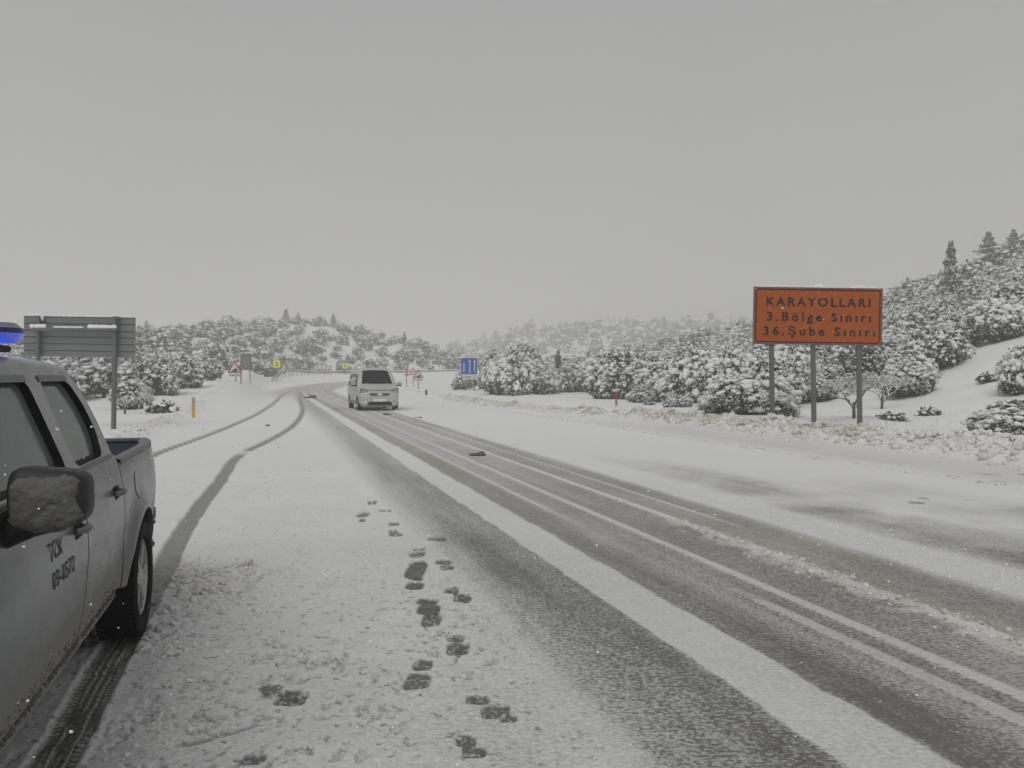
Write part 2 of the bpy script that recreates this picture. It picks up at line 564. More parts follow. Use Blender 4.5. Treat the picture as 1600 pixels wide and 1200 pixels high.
    z = z + ((mid - 0.5) * 0.016 * (0.35 + 0.65 * shoulder) + (0.5 - rid) * 0.006 * shoulder) * fine * (1 - bare * 0.6)
    # crusty pock marks left of the wheel paths
    z = z + (fbm(x * 2.6, y * 3.4, 53, 3) - 0.5) * 0.035 * shoulder * fine
    patch = smooth(0.40, 0.56, fbm(x * 0.9 + 4.2, y * 0.55, 61, 3)) * shoulder
    pk = smooth(0.62, 0.70, fbm(x * 22, y * 15, 63, 2)) * patch * (1 - 0.7 * smooth(6, 9, r)) * (1 - smooth(12, 16, r))
    z = z - pk * 0.018
    bare = np.maximum(bare, pk * 0.48)
    pk2 = smooth(0.70, 0.76, fbm(x * 26, y * 34, 67, 2)) * shoulder * (1 - smooth(5, 9, r))
    z = z - pk2 * 0.007
    bare = np.maximum(bare, pk2 * 0.55)
    # plough bank on the right, its rough crest
    ub = u_bank(y)
    wid = 0.62 - 0.20 * smooth(26, 45, y)
    hb = (0.40 - 0.20 * smooth(24, 38, y)) * (1 - smooth(75, 95, y)) * smooth(-12, 0, y)
    bl = fbm(x * 2.1, y * 2.1, 71, 4)
    prof = np.exp(-((Un - ub) / wid) ** 2)
    z = z + prof * hb * (0.45 + 1.1 * bl) * (y > -20)
    hard = np.exp(-((Un - ub + 0.15) / (wid * 0.75)) ** 2) * (1 - smooth(75, 95, y))
    dirt = np.maximum(dirt, hard * smooth(0.42, 0.72, fbm(x * 1.4, y * 1.4, 75, 4)) * 0.55)
    # crumb row and left ploughed ridge
    cr = np.exp(-((Un - 10.6) / 0.16) ** 2) * smooth(0.35, 0.6, fbm(x * 5, y * 5, 77, 3)) * (1 - smooth(38, 50, y))
    z = z + cr * 0.035
    dirt = np.maximum(dirt, cr * 0.18)
    ul = -3.9 + 0.6 * (fbm(run * 0.2, run * 0, 79, 2) - 0.5)
    cl = np.exp(-((Un - ul) / 0.5) ** 2) * smooth(9, 14, y) * (1 - smooth(60, 75, y))
    z = z + cl * 0.13 * (0.4 + 1.2 * fbm(x * 2.5, y * 2.5, 81, 4))
    dirt = np.maximum(dirt, cl * smooth(0.5, 0.7, fbm(x * 3, y * 3, 83, 3)) * 0.25)
    # open snow away from the road
    off = np.clip(smooth(13.9, 16, Un) + smooth(-4.6, -7, Un), 0, 1)
    z = z + off * ((fbm(x * 0.7, y * 0.7, 85, 4) - 0.5) * 0.30 + (fbm(x * 3.5, y * 3.5, 87, 3) - 0.5) * 0.05)
    dirt = dirt * (1 - 0.85 * off)
    bare = bare * (1 - off)
    # tyre tracks
    for P, k in ((TRACK1, 1), (TRACK2, 2)):
        d, s = poly_coords(x, y, P)
        dd = d + (vn(s * 1.3, s * 0, 91 + k) - 0.5) * 0.02 + (vn(s * 9, s * 0 + k, 95) - 0.5) * 0.012 * (1 - smooth(8, 14, y))
        hw = 0.098 + 0.03 * smooth(25, 60, y)
        sf = 0.012 + 0.055 * smooth(10, 45, y)
        core = 1 - smooth(hw - sf, hw + sf, np.abs(dd))
        gap = np.zeros_like(x)
        if k == 1: gap = smooth(15.6, 15.9, y) * (1 - smooth(16.5, 16.8, y))
        core = core * (1 - gap * 0.75)
        lip = np.exp(-((np.abs(dd) - hw - 0.02) / 0.018) ** 2)
        z = z - core * 0.020 + lip * 0.006 * fine
        b = 0.73 + 0.08 * vn(s * 1.5, d * 60, 97) - 0.06 * smooth(20, 60, y) + 0.17 * (1 - smooth(4, 8, y))
        if k == 1:
            tr = 1 - smooth(4.9, 6.3, y)
            ln = np.zeros_like(x)
            for c in (-0.036, 0.002, 0.040):
                ln = np.maximum(ln, np.exp(-((dd - c) / 0.0038) ** 2) * smooth(0.30, 0.42, vn(s * 2.2 + c * 90, s * 0, 99)))
            lug = smooth(0.62, 0.9, np.abs(np.sin((s + 0.3 * np.abs(dd)) * math.pi / 0.040))) * (np.abs(dd) > 0.058)
            lug = lug * smooth(0.25, 0.5, vn(s * 3.1, dd * 10 + 5, 101))
            b = b * (1 - np.clip(ln * 0.75 + lug * 0.45, 0, 1) * tr)
            z = z + core * (ln * 0.006 + lug * 0.006) * tr
        bare = bare * (1 - core) + b * core
        dirt = dirt * (1 - core) + 0.10 * core
        calm = np.maximum(calm, core)
    # shoe prints
    for i, (cx, cy, ax, ay) in enumerate(PRINTS):
        m = (np.abs(x - cx) < ax * 1.6) & (np.abs(y - cy) < ay * 1.6)
        if not m.any(): continue
        ex, ey = (x[m] - cx) / ax, (y[m] - cy) / ay
        e = (np.abs(ex) ** 3.4 + np.abs(ey) ** 3.4) ** (1 / 3.4) + (fbm(x[m] * 30, y[m] * 30, 103 + i, 2) - 0.5) * 0.09
        g = 1 - smooth(0.90, 1.04, e)
        ridge = 1 - smooth(0.015, 0.05, np.abs(fbm(x[m] * 26 + i, y[m] * 26, 131, 2) - 0.5))
        b = (0.98 if i in HARD else 0.93) - (0.10 if i in HARD else 0.50) * ridge
        z[m] -= g * (0.016 - 0.006 * ridge)
        bare[m] = bare[m] * (1 - g) + b * g
        calm[m] = np.maximum(calm[m], g * 0.85)
    # a scuffed line of old ice near the camera
    for (ax_, ay_), (bx_, by_), wd in ((G(288, 1165), G(322, 1157), 0.028), (G(322, 1156), G(397, 1133), 0.02)):
        Ls, _ = poly_coords(x, y, np.array([[ax_, ay_], [bx_, by_]]))
        g = (1 - smooth(wd * 0.7, wd * 1.2, np.abs(Ls))) * (r < 5)
        z = z - g * 0.008
        bare = bare * (1 - g) + 0.45 * g
        dirt = np.maximum(dirt, g * 0.75)
    return z, np.clip(bare, 0, 1), np.clip(dirt, 0, 1), U, lat, calm

def build_ground():
    a_in = np.arange(-36.0, 36.0001, 0.115)
    a_l = -36 - np.cumsum(np.concatenate([np.full(20, 0.4), np.geomspace(0.5, 6, 42)]))
    a_l = a_l[a_l > -179]
    ang = np.concatenate([a_l[::-1], a_in, -a_l])
    rr = list(np.arange(0.05, 2.0, 0.035))
    r = 2.0
    while r < 1100:
        rr.append(r)
        r += min(r * r / 1229 * (0.85 if r < 6 else 1.45), max(0.5, 0.02 * r))
    rr = np.array(rr)
    A, Rr = np.meshgrid(np.radians(ang), rr)
    x, y = (Rr * np.sin(A)).ravel(), (Rr * np.cos(A)).ravel()
    z, bare, dirt, U, lat, calm = ground_layers(x, y)
    V = np.stack([x, y, z], 1)
    nr, na = len(rr), len(ang)
    idx = np.arange(nr * na).reshape(nr, na)
    q = np.stack([idx[:-1, :-1], idx[:-1, 1:], idx[1:, 1:], idx[1:, :-1]], -1)[:, :, ::-1].reshape(-1, 4)
    wrap = np.stack([idx[:-1, -1], idx[:-1, 0], idx[1:, 0], idx[1:, -1]], -1)[:, ::-1]
    q = np.concatenate([q, wrap])
    zc = float(z[:na].mean())
    V = np.concatenate([V, [[0, 0, zc]]])
    c = len(V) - 1
    bare, dirt = np.append(bare, bare[:na].mean()), np.append(dirt, dirt[:na].mean())
    calm = np.append(calm, 0.0)
    U = np.append(U, 0.0); lat = np.append(lat, -4.3)
    tri = np.stack([np.roll(idx[0], -1), np.full(na, c), idx[0]], -1)
    Uf = U[q].mean(1)
    onroad = (Uf > 1.15) & (Uf < 12.75) & (np.abs(lat[q].mean(1)) < 9) & (V[q][:, :, 1].mean(1) < 140) & (V[q][:, :, 0].mean(1) < 40)
    def part(name, qs, tris):
        used = np.unique(np.concatenate([qs.ravel(), tris.ravel()]) if len(tris) else qs.ravel())
        mp = np.zeros(len(V), np.int64); mp[used] = np.arange(len(used))
        F = [mp[qs]] + ([mp[tris]] if len(tris) else [])
        o = mk(name, V[used], F, M_GROUND, attrs={'bare': bare[used], 'dirt': dirt[used], 'calm': calm[used]})
        o['kind'] = 'structure'
        return o
    part('road', q[onroad], np.zeros((0, 3), int))
    part('ground', q[~onroad], tri)
build_ground()

def zg(x, y):
    return float(ground_layers(np.array([float(x)]), np.array([float(y)]))[0][0])

# ------------------------------------------------------------------ loose snow: bank lumps and crumbs
def ico(sub):
    bm = bmesh.new()
    bmesh.ops.create_icosphere(bm, subdivisions=sub, radius=1.0)
    V = np.array([v.co[:] for v in bm.verts]); F = np.array([[v.index for v in f.verts] for f in bm.faces])
    bm.free()
    return V, F
ICO1, ICO2 = ico(1), ico(2)

def blobs(P, Rd, rng, base, squash=(0.6, 1.0), rough=0.25, tilt=0.4):
    """many deformed lumps as one vertex and face array"""
    V0, F0 = base
    n, k = len(P), len(V0)
    Rd = np.asarray(Rd)
    if Rd.ndim == 1: Rd = np.stack([Rd * rng.uniform(0.8, 1.25, n), Rd * rng.uniform(0.8, 1.25, n), Rd * rng.uniform(*squash, n)], 1)
    a, b = rng.uniform(0, 2 * np.pi, n), rng.uniform(-tilt, tilt, n)
    V = V0[None] * (1 + rng.uniform(-rough, rough, (n, k, 1)))
    V = V * Rd[:, None, :]
    y = V[:, :, 1] * np.cos(b)[:, None] - V[:, :, 2] * np.sin(b)[:, None]
    z = V[:, :, 1] * np.sin(b)[:, None] + V[:, :, 2] * np.cos(b)[:, None]
    x = V[:, :, 0]
    X = x * np.cos(a)[:, None] - y * np.sin(a)[:, None]
    Y = x * np.sin(a)[:, None] + y * np.cos(a)[:, None]
    V = np.stack([X, Y, z], -1) + np.asarray(P)[:, None, :]
    F = F0[None] + (np.arange(n) * k)[:, None, None]
    return V.reshape(-1, 3), F.reshape(-1, 3)

def loose(name, label, pts, rad, base, dirt, sink=0.10, fine_above=0.055, squash=(0.4, 0.85), seed=5):
    rng = np.random.default_rng(seed)
    pts = np.asarray(pts)
    z = ground_layers(pts[:, 0], pts[:, 1])[0]
    P = np.stack([pts[:, 0], pts[:, 1], z + rad * sink], 1)
    big = rad > fine_above
    V, F = blobs(P[~big], rad[~big], rng, ICO1, squash, rough=0.26, tilt=0.8)
    d = np.repeat(dirt[~big], len(ICO1[0]))
    if big.any():
        V2, F2 = blobs(P[big], rad[big], rng, ICO2, squash, rough=0.30, tilt=0.8)
        F = np.concatenate([F, F2 + len(V)]); V = np.concatenate([V, V2])
        d = np.concatenate([d, np.repeat(dirt[big], len(ICO2[0]))])
    o = mk(name, V, F, M_CHUNK, attrs={'dirt': d})
    return tag(o, label, 'snow', kind='stuff')

rng = np.random.default_rng(11)
n = 9000
yb = 9 + 46 * rng.random(n) ** 1.35
dn = fbm(yb * 0.45, yb * 0, 75, 3)
ub = u_bank(yb) + rng.normal(0, 0.30, n) * (0.7 + 0.8 * dn) - 0.05
xb = ub - 0.31 * yb
rad = np.clip(rng.gamma(1.8, 0.015, n) + 0.012, 0.012, 0.10)
big = rng.random(n) < 0.006
rad = np.where(big, rng.uniform(0.09, 0.17, n), rad)
dn = fbm(xb * 0.8, yb * 0.8, 76, 4)
loose('snow_bank_lumps', 'long low bank of ploughed cream-brown snow lumps along the right edge of the road',
      np.stack([xb, yb], 1), rad, ICO2, np.clip((dn - 0.36) * 1.1 + rng.normal(0, 0.09, n) + 0.15 * big, 0, 0.5), sink=0.12, squash=(0.45, 1.0), seed=12)

P_, R_, D_ = [], [], []
def crumbs(n, cx, cy, sx, sy, r0, r1, d=0.1, row=None, yr=None):
    for _ in range(n):
        if row is not None:
            y = rng.uniform(*yr); x = row + rng.normal(0, sx) - 0.31 * y
        else:
            x, y = cx + rng.normal(0, sx), cy + rng.normal(0, sy)
        P_.append((x, y)); R_.append(rng.uniform(r0, r1) * (0.5 + rng.random())); D_.append(max(0, rng.normal(d, d * 0.7)))
crumbs(330, 0, 0, 0.13, 0, 0.012, 0.035, 0.12, row=10.6, yr=(9, 34))
crumbs(420, 0, 0, 0.28, 0, 0.006, 0.017, 0.06, row=5.75, yr=(5, 11))
crumbs(190, 0, 0, 0.10, 0, 0.008, 0.022, 0.35, row=4.42, yr=(4.2, 7))
crumbs(60, 0, 0, 0.05, 0, 0.008, 0.02, 0.30, row=4.44, yr=(3.6, 10))
crumbs(330, -2.35, 5.9, 0.24, 0.30, 0.006, 0.024, 0.08)
crumbs(60, -2.45, 6.05, 0.26, 0.20, 0.020, 0.042, 0.10)
crumbs(45, -2.72, 6.3, 0.10, 0.20, 0.018, 0.040, 0.04)
crumbs(110, -1.95, 5.35, 0.30, 0.16, 0.008, 0.022, 0.10)
crumbs(60, -1.60, 3.60, 0.09, 0.22, 0.005, 0.018, 0.10)
crumbs(60, -2.05, 4.5, 0.10, 0.10, 0.008, 0.022, 0.05)
crumbs(70, -2.7, 7.7, 0.45, 0.5, 0.008, 0.018, 0.06)
crumbs(60, -3.7, 11.5, 0.4, 1.0, 0.010, 0.022, 0.06)
crumbs(160, 0, 0, 0.35, 0, 0.02, 0.06, 0.15, row=-3.9, yr=(14, 40))
crumbs(60, -1.0, 3.6, 0.7, 0.4, 0.003, 0.008, 0.05)
_cp = np.array(P_)
_ok = np.abs(poly_coords(_cp[:, 0], _cp[:, 1], TRACK1)[0]) > 0.125
loose('snow_crumbs', 'scattered crumbs and clods of crusted snow on the road and shoulder',
      _cp[_ok], np.array(R_)[_ok], ICO1, np.array(D_)[_ok], sink=0.0, fine_above=0.018, seed=14)

# ------------------------------------------------------------------ the parked pickup
M_PAINT, _nt, _b = new_mat("silver_paint")
_q = NT(_nt)
_geo = _q.n("ShaderNodeTexCoord"); _sp = _q.n("ShaderNodeSeparateXYZ"); _nt.links.new(_geo.outputs['Object'], _sp.inputs[0])
_n = _q.noise(5.0, 5.0, 0.65); _n2 = _q.noise(45.0, 3.0)
_low = _q.ramp(_q.math('ADD', _sp.outputs[2], _q.math('MULTIPLY', _n, 0.35)), 0.55, 0.95, 0.85, 0.0)
_low = _q.math('MULTIPLY', _low, _q.ramp(_n2, 0.25, 0.65, 0.55, 1.0))
_film = _q.math('MULTIPLY', _q.ramp(_q.noise(2.2, 5.0, 0.6, mul=(0.6, 1, 1.6)), 0.35, 0.75), 0.28)
_c = _q.mix(_film, (0.140, 0.151, 0.156), (0.112, 0.118, 0.117))
_q.put(_b.inputs['Base Color'], _q.mix(_low, _c, (0.20, 0.18, 0.155)))
_q.put(_b.inputs['Metallic'], _q.ramp(_q.math('ADD', _low, _film), 0.0, 0.6, 0.45, 0.0))
_q.put(_b.inputs['Roughness'], _q.ramp(_q.math('ADD', _low, _film), 0.0, 0.6, 0.22, 0.60))
_q.bump(_n2, 0.12, 0.004, _b)

def glass_mat(name, tint, see):
    m, nt, b = new_mat(name)
    q = NT(nt)
    n = q.noise(6.0, 4.0)
    q.put(b.inputs['Base Color'], q.mix(n, tuple(k * 0.8 for k in tint), tint))
    q.put(b.inputs['Roughness'], q.ramp(n, 0.3, 0.8, 0.08, 0.22))
    b.inputs['Specular IOR Level'].default_value = 0.30
    tr = q.n("ShaderNodeBsdfTransparent")
    tr.inputs[0].default_value = (0.55, 0.62, 0.58, 1)
    mx = q.n("ShaderNodeMixShader"); mx.inputs[0].default_value = see
    out = [x for x in nt.nodes if x.type == 'OUTPUT_MATERIAL'][0]
    nt.links.new(b.outputs[0], mx.inputs[1]); nt.links.new(tr.outputs[0], mx.inputs[2]); nt.links.new(mx.outputs[0], out.inputs['Surface'])
    return m
M_GLASS = glass_mat("tinted_glass", (0.15, 0.18, 0.172), 0.22)
M_DGLASS = glass_mat("dark_windscreen", (0.010, 0.013, 0.014), 0.0)
MATS['dark_windscreen'].node_tree.nodes['Principled BSDF'].inputs['Specular IOR Level'].default_value = 0.12
M_BLACK = simple("black_rubber", (0.008, 0.008, 0.009), 0.6, var=0.3, spec=0.15)
M_PLAST = simple("dark_plastic", (0.022, 0.022, 0.024), 0.5, var=0.35, scale=60, bump=0.15, spec=0.3)
M_CAP = simple("grey_rail_cap", (0.13, 0.135, 0.14), 0.55, var=0.2, scale=25)
M_TYRE = simple("tyre_rubber", (0.008, 0.008, 0.009), 0.8, var=0.3, scale=50, bump=0.3, spec=0.12)
M_ALLOY = simple("alloy", (0.42, 0.42, 0.41), 0.38, 0.6, var=0.2, scale=20)
M_SEAT = simple("seat_cloth", (0.13, 0.13, 0.125), 0.9)
M_INK = simple("dark_lettering", (0.03, 0.032, 0.036), 0.6)
M_ICE = snow_plain("dirty_ice", (0.125, 0.127, 0.124), dirt=True)
[l for l in M_ICE.node_tree.nodes if l.type == 'MIX'][-1].inputs[7].default_value = (0.110, 0.098, 0.080, 1)
M_BLUE = simple("blue_lens_lit", (0.10, 0.14, 0.60), 0.25, var=0.4, scale=14)
_q = NT(M_BLUE.node_tree); _b = M_BLUE.node_tree.nodes['Principled BSDF']
_q.put(_b.inputs['Emission Color'], _q.mix(_q.ramp(_q.noise(7.0, 2.0), 0.4, 0.6), (0.07, 0.10, 0.50), (0.03, 0.10, 1.0)))
_b.inputs['Emission Strength'].default_value = 0.55
M_BLUED = simple("blue_lens_dark", (0.01, 0.012, 0.10), 0.3)
M_LBCAP = simple("light_bar_cap", (0.16, 0.16, 0.24), 0.4)

def wz(z):
    return np.interp(z, [0.34, 0.42, 0.60, 0.80, 0.95, 1.08, 1.17, 1.62, 1.66, 1.70], [0.79, 0.835, 0.868, 0.885, 0.881, 0.862, 0.835, 0.655, 0.63, 0.56])

def lathe_y(mb, prof, n=36, c=(0, 0, 0)):
    P = [[(c[0] + r * math.cos(2 * math.pi * k / n), c[1] + y, c[2] + r * math.sin(2 * math.pi * k / n)) for k in range(n + 1)] for r, y in prof]
    return mb.grid(P)

def side_y(x, z, arches=(0.0, 3.05)):
    w = float(wz(z))
    t = min(max((-0.50 - x) / 0.67, 0), 1)
    w -= 0.085 * t * t
    t = min(max((x - 3.1) / 0.85, 0), 1)
    w -= 0.22 * t * t
    for a in arches:
        d = math.hypot(x - a, z - 0.36) - 0.43
        if z > 0.3: w += 0.045 * math.exp(-(d / 0.085) ** 2)
    return w

def side_patch(name, x0, x1, zlo, zhi, side, parent, mat=None, nx=24, nz=16, edge=True):
    xs = np.linspace(x0, x1, nx)
    for a in (0.0, 3.05):      # more columns over a wheel arch
        if x0 < a < x1: xs = np.unique(np.concatenate([xs, a + 0.43 * np.cos(np.linspace(0, np.pi, 40))]))
    xs = xs[(xs >= x0) & (xs <= x1)]
    mb = MB()
    P = []
    for x in xs:
        lo, hi = zlo(x), zhi(x)
        col = [(x, side * side_y(x, lo + (hi - lo) * k / nz), lo + (hi - lo) * k / nz) for k in range(nz + 1)]
        if edge:
            col = [(x, col[0][1] - side * 0.03, col[0][2] + 0.004)] + col + [(x, col[-1][1] - side * 0.02, col[-1][2])]
        P.append(col)
    if edge:
        P = [[(x + 0.003, y - side * 0.02, z) for x, y, z in P[0]]] + P + [[(x - 0.003, y - side * 0.02, z) for x, y, z in P[-1]]]
    mb.grid(P)
    return mb.build(name, mat or M_PAINT, parent, smooth_deg=35)

def fill_poly(name, outer, holes, fy, mat, parent, side=1):
    bm = bmesh.new()
    edges = []
    for loop in [outer] + holes:
        vs = [bm.verts.new((x, fy(x, z), z)) for x, z in loop]
        edges += [bm.edges.new((vs[k], vs[(k + 1) % len(vs)])) for k in range(len(vs))]
    bmesh.ops.triangle_fill(bm, use_beauty=True, edges=edges, normal=(0, side, 0.0))
    bmesh.ops.recalc_face_normals(bm, faces=bm.faces)
    me = bpy.data.meshes.new(name); bm.to_mesh(me); bm.free()
    me.materials.append(mat)
    o = bpy.data.objects.new(name, me); COL.objects.link(o); o.parent = parent
    return o

def round_poly(P, n=4, k=0.28):
    """corner-rounded polygon"""
    out = []
    m = len(P)
    for i in range(m):
        a, b, c = np.array(P[i - 1]), np.array(P[i]), np.array(P[(i + 1) % m])
        p, q = b + (a - b) * k, b + (c - b) * k
        la, lc = np.linalg.norm(a - b), np.linalg.norm(c - b)
        p = b + (a - b) / la * min(k * la, 0.07); q = b + (c - b) / lc * min(k * lc, 0.07)
        for t in np.linspace(0, 1, n):
            out.append(tuple((1 - t) ** 2 * p + 2 * t * (1 - t) * b + t * t * q))
    return out

def make_wheel(parent, x, y, side, rad, wid, mat_rim, spokes=6):
    mb = MB()
    h = wid / 2
    prof = [(rad * 0.66, h * 0.80), (rad * 0.70, h * 0.98), (rad * 0.84, h * 1.05), (rad * 0.94, h * 0.98), (rad * 0.985, h * 0.84), (rad, h * 0.6),
            (rad, 0), (rad, -h * 0.6), (rad * 0.985, -h * 0.84), (rad * 0.94, -h * 0.98), (rad * 0.84, -h * 1.05), (rad * 0.66, -h * 0.9)]
    lathe_y(mb, prof, 40)
    for k in range(44):      # shoulder lugs
        a = 2 * math.pi * k / 44
        for s in (-1, 1):
            mb.box((rad * 0.985 * math.cos(a), s * h * 0.78, rad * 0.985 * math.sin(a)), (0.012, h * 0.34, 0.026), Matrix.Rotation(-a, 3, 'Y'))
    ty = mb.build('tyre', M_TYRE, parent, smooth_deg=40)
    ty.location = (x, y, rad)
    rm = MB()
    rr = rad * 0.66
    lathe_y(rm, [(rr, side * h * 0.80), (rr * 0.95, side * h * 0.86), (rr * 0.90, side * h * 0.55), (rr * 0.86, -side * h * 0.3)], 40)
    for k in range(spokes):
        for off in (-0.13, 0.13):
            a = 2 * math.pi * k / spokes + off
            rm.box((rr * 0.56 * math.cos(a), side * h * 0.66, rr * 0.56 * math.sin(a)), (rr * 0.72, 0.03, rr * 0.085), Matrix.Rotation(-a - off * 0.25, 3, 'Y'))
    lathe_y(rm, [(0.001, side * h * 0.80), (rr * 0.24, side * h * 0.80), (rr * 0.27, side * h * 0.6)], 20)
    ri = rm.build('rim', mat_rim, ty, smooth_deg=35)
    bk = MB(); lathe_y(bk, [(0.001, side * h * 0.15), (rr * 0.88, side * h * 0.15)], 24)
    bk.build('brake_disc', M_BLACK, ty)
    return ty

def make_pickup():
    t = thing('pickup_truck', 'silver double cab pickup truck with lit blue light bar parked close on the left', 'pickup truck',
              (-3.166, 4.520, -0.012), math.atan2(-0.955, 0.296))
    belt = lambda x: 1.17 if x < 2.4 else 1.17 - 0.10 * (x - 2.4) / 1.5
    def arch(c, base):
        def f(x):
            d = abs(x - c)
            return 0.36 + math.sqrt(max(0.43 ** 2 - d * d, 0)) if d < 0.43 and math.sqrt(0.43 ** 2 - d * d) + 0.36 > base(x) else base(x)
        return f
    for s in (1, -1):
        bed = side_patch('bed_side', -1.17, 0.485, arch(0.0, lambda x: 0.42 if x > 0 else 0.50), lambda x: 1.125, s, t, nx=40)
        side_patch('rear_door', 0.50, 1.375, lambda x: 0.43, lambda x: 1.172, s, t)
        fd = side_patch('front_door', 1.39, 2.60, lambda x: 0.43, lambda x: 1.172, s, t)
        side_patch('front_fender', 2.615, 3.86, arch(3.05, lambda x: 0.42 if x < 3.05 else 0.46), lambda x: belt(x) - 0.06, s, t, nx=30)
        mb = MB(); mb.prism([(0.40, 0.35), (0.40, 0.425), (2.62, 0.425), (2.62, 0.35)], 'y', s * 0.70, s * 0.822); mb.build('sill', M_PAINT, t, bevel=0.012)
        # cab side with window openings
        P = [(0.56, 1.172), (0.553, 1.30), (0.572, 1.45), (0.615, 1.555), (0.70, 1.625), (0.9, 1.632), (1.9, 1.632), (2.02, 1.61), (2.62, 1.172)]
        W1 = round_poly([(1.475, 1.195), (1.47, 1.40), (1.475, 1.592), (1.80, 1.60), (1.98, 1.575), (2.24, 1.39), (2.47, 1.20)])
        W2 = round_poly([(0.765, 1.195), (0.675, 1.33), (0.69, 1.46), (0.79, 1.585), (1.05, 1.598), (1.295, 1.592), (1.325, 1.195)])
        sy = lambda x, z, s=s: s * float(wz(z))
        fill_poly('cab_side', P, [W1, W2], sy, M_PAINT, t, s)
        for W, nm in ((W1, 'front_side_window'), (W2, 'rear_side_window')):
            c = np.mean(np.array(W), 0)
            Wi = [tuple(c + (np.array(p) - c) * np.array([0.93, 0.93])) for p in W]
            rg = MB()
            n = len(W)
            V = [(x, sy(x, z), z) for x, z in W] + [(x, sy(x, z) - s * 0.028, z) for x, z in W] + [(x, sy(x, z) - s * 0.030, z) for x, z in Wi]
            rg.raw(V, [(k, (k + 1) % n, n + (k + 1) % n, n + k) for k in range(n)] + [(n + k, n + (k + 1) % n, 2 * n + (k + 1) % n, 2 * n + k) for k in range(n)])
            gl = fill_poly(nm, Wi, [], lambda x, z: sy(x, z) - s * 0.032, M_GLASS, t, s)
            rg.build('window_seal', M_BLACK, gl, recalc=False)
        # wind deflectors above the windows
        for x0, x1 in ((1.49, 1.96), (0.82, 1.295)):
            vz = MB(); vz.grid([[(x, s * (float(wz(1.612)) + 0.004), 1.618), (x, s * (float(wz(1.59)) + 0.006), 1.588)] for x in np.linspace(x0, x1, 5)])
            vz.build('wind_deflector', M_CAP, t, solid=0.004)
        mo = MB(); mo.prism([(0.62, 1.168), (0.62, 1.190), (2.55, 1.190), (2.55, 1.168)], 'y', s * 0.828, s * 0.842); mo.build('belt_moulding', M_CAP, t)
        # handles
        for x, z in ((1.55, 0.95), (0.69, 0.985)):
            hy = side_y(x, z)
            rc = MB(); rc.box((x, s * (hy - 0.002), z), (0.115, 0.012, 0.075)); hb = rc.build('handle_recess', M_BLACK, t, bevel=0.005)
            hd = MB(); hd.tube([(x + 0.065, s * (hy + 0.004), z + 0.004), (x + 0.03, s * (hy + 0.034), z + 0.006), (x - 0.03, s * (hy + 0.034), z + 0.006),
                                (x - 0.065, s * (hy + 0.004), z + 0.004)], [0.012, 0.016, 0.016, 0.012]); hd.build('door_handle', M_CAP, t, smooth_deg=50)
        # side rail cap of the bed
        cp = MB()
        cp.grid([[(x, s * (side_y(x, 1.12) + 0.006), 1.112), (x, s * (side_y(x, 1.12) + 0.004), 1.136), (x, s * (side_y(x, 1.12) - 0.015), 1.146),
                  (x, s * (side_y(x, 1.12) - 0.055), 1.146), (x, s * (side_y(x, 1.12) - 0.075), 1.130), (x, s * (side_y(x, 1.12) - 0.075), 1.08)] for x in np.linspace(-1.165, 0.44, 14)])
        cp.build('bed_rail', M_CAP, t, smooth_deg=60)
        # wheel houses
        for a in (0.0, 3.05):
            wh = MB()
            wh.grid([[(a + 0.435 * math.cos(k), s * y, 0.36 + 0.435 * math.sin(k)) for y in (0.86, 0.52)] for k in np.linspace(-0.15, math.pi + 0.15, 18)])
            wh.prism([(a + 0.435 * math.cos(k), 0.36 + 0.435 * math.sin(k)) for k in np.linspace(-0.15, math.pi + 0.15, 18)], 'y', s * 0.50, s * 0.52)
            wh.build('wheel_housing', M_BLACK, t, recalc=False)
    # dark core under and inside the body, bed liner, tailgate
    c = MB()
    c.box((1.0, 0, 0.48), (4.6, 1.0, 0.16)); c.box((1.5, 0, 0.62), (2.05, 1.56, 0.30)); c.box((1.0, 0, 0.40), (4.9, 0.9, 0.10))
    c.build('chassis', M_BLACK, t)
    b = MB(); b.box((-0.36, 0, 0.80), (1.56, 1.56, 0.04)); b.box((0.44, 0, 0.93), (0.04, 1.58, 0.40))
    for s in (1, -1): b.box((-0.36, s * 0.765, 0.95), (1.56, 0.03, 0.34))
    b.build('bed_liner', M_BLACK, t)
    g = MB(); g.box((-1.155, 0, 0.87), (0.05, 1.50, 0.50)); g.build('tailgate', M_PAINT, t, bevel=0.012)
    g = MB(); g.box((-1.155, 0, 1.132), (0.075, 1.50, 0.025)); g.build('tailgate_cap', M_CAP, t, bevel=0.008)
    g = MB(); g.box((-1.26, 0, 0.55), (0.14, 1.60, 0.14)); g.build('rear_bumper', M_PLAST, t, bevel=0.03)
    for s in (1, -1):
        g = MB(); g.box((-1.165, s * 0.715, 0.90), (0.05, 0.09, 0.34)); g.build('tail_light', simple('tail_light_red', (0.35, 0.02, 0.02), 0.2), t, bevel=0.015)
        g = MB(); g.box((-0.46, s * 0.62, 0.38), (0.012, 0.20, 0.22)); g.build('mud_flap', M_BLACK, t)
    # roof running down into the rear wall of the cab
    st = [(2.06, 1.612, 0.055), (1.98, 1.628, 0.072), (1.8, 1.632, 0.088), (1.4, 1.632, 0.096), (1.0, 1.632, 0.094), (0.80, 1.631, 0.088), (0.70, 1.625, 0.085),
          (0.655, 1.597, 0.066), (0.615, 1.555, 0.045), (0.59, 1.505, 0.030), (0.572, 1.45, 0.016), (0.556, 1.36, 0.004), (0.553, 1.30, 0.0), (0.56, 1.172, 0.0), (0.56, 0.80, 0.0)]
    fr = [(1.0, 0.0), (0.985, 0.22), (0.955, 0.42), (0.90, 0.58), (0.80, 0.73), (0.62, 0.87), (0.35, 0.97), (0.0, 1.0)]
    P = []
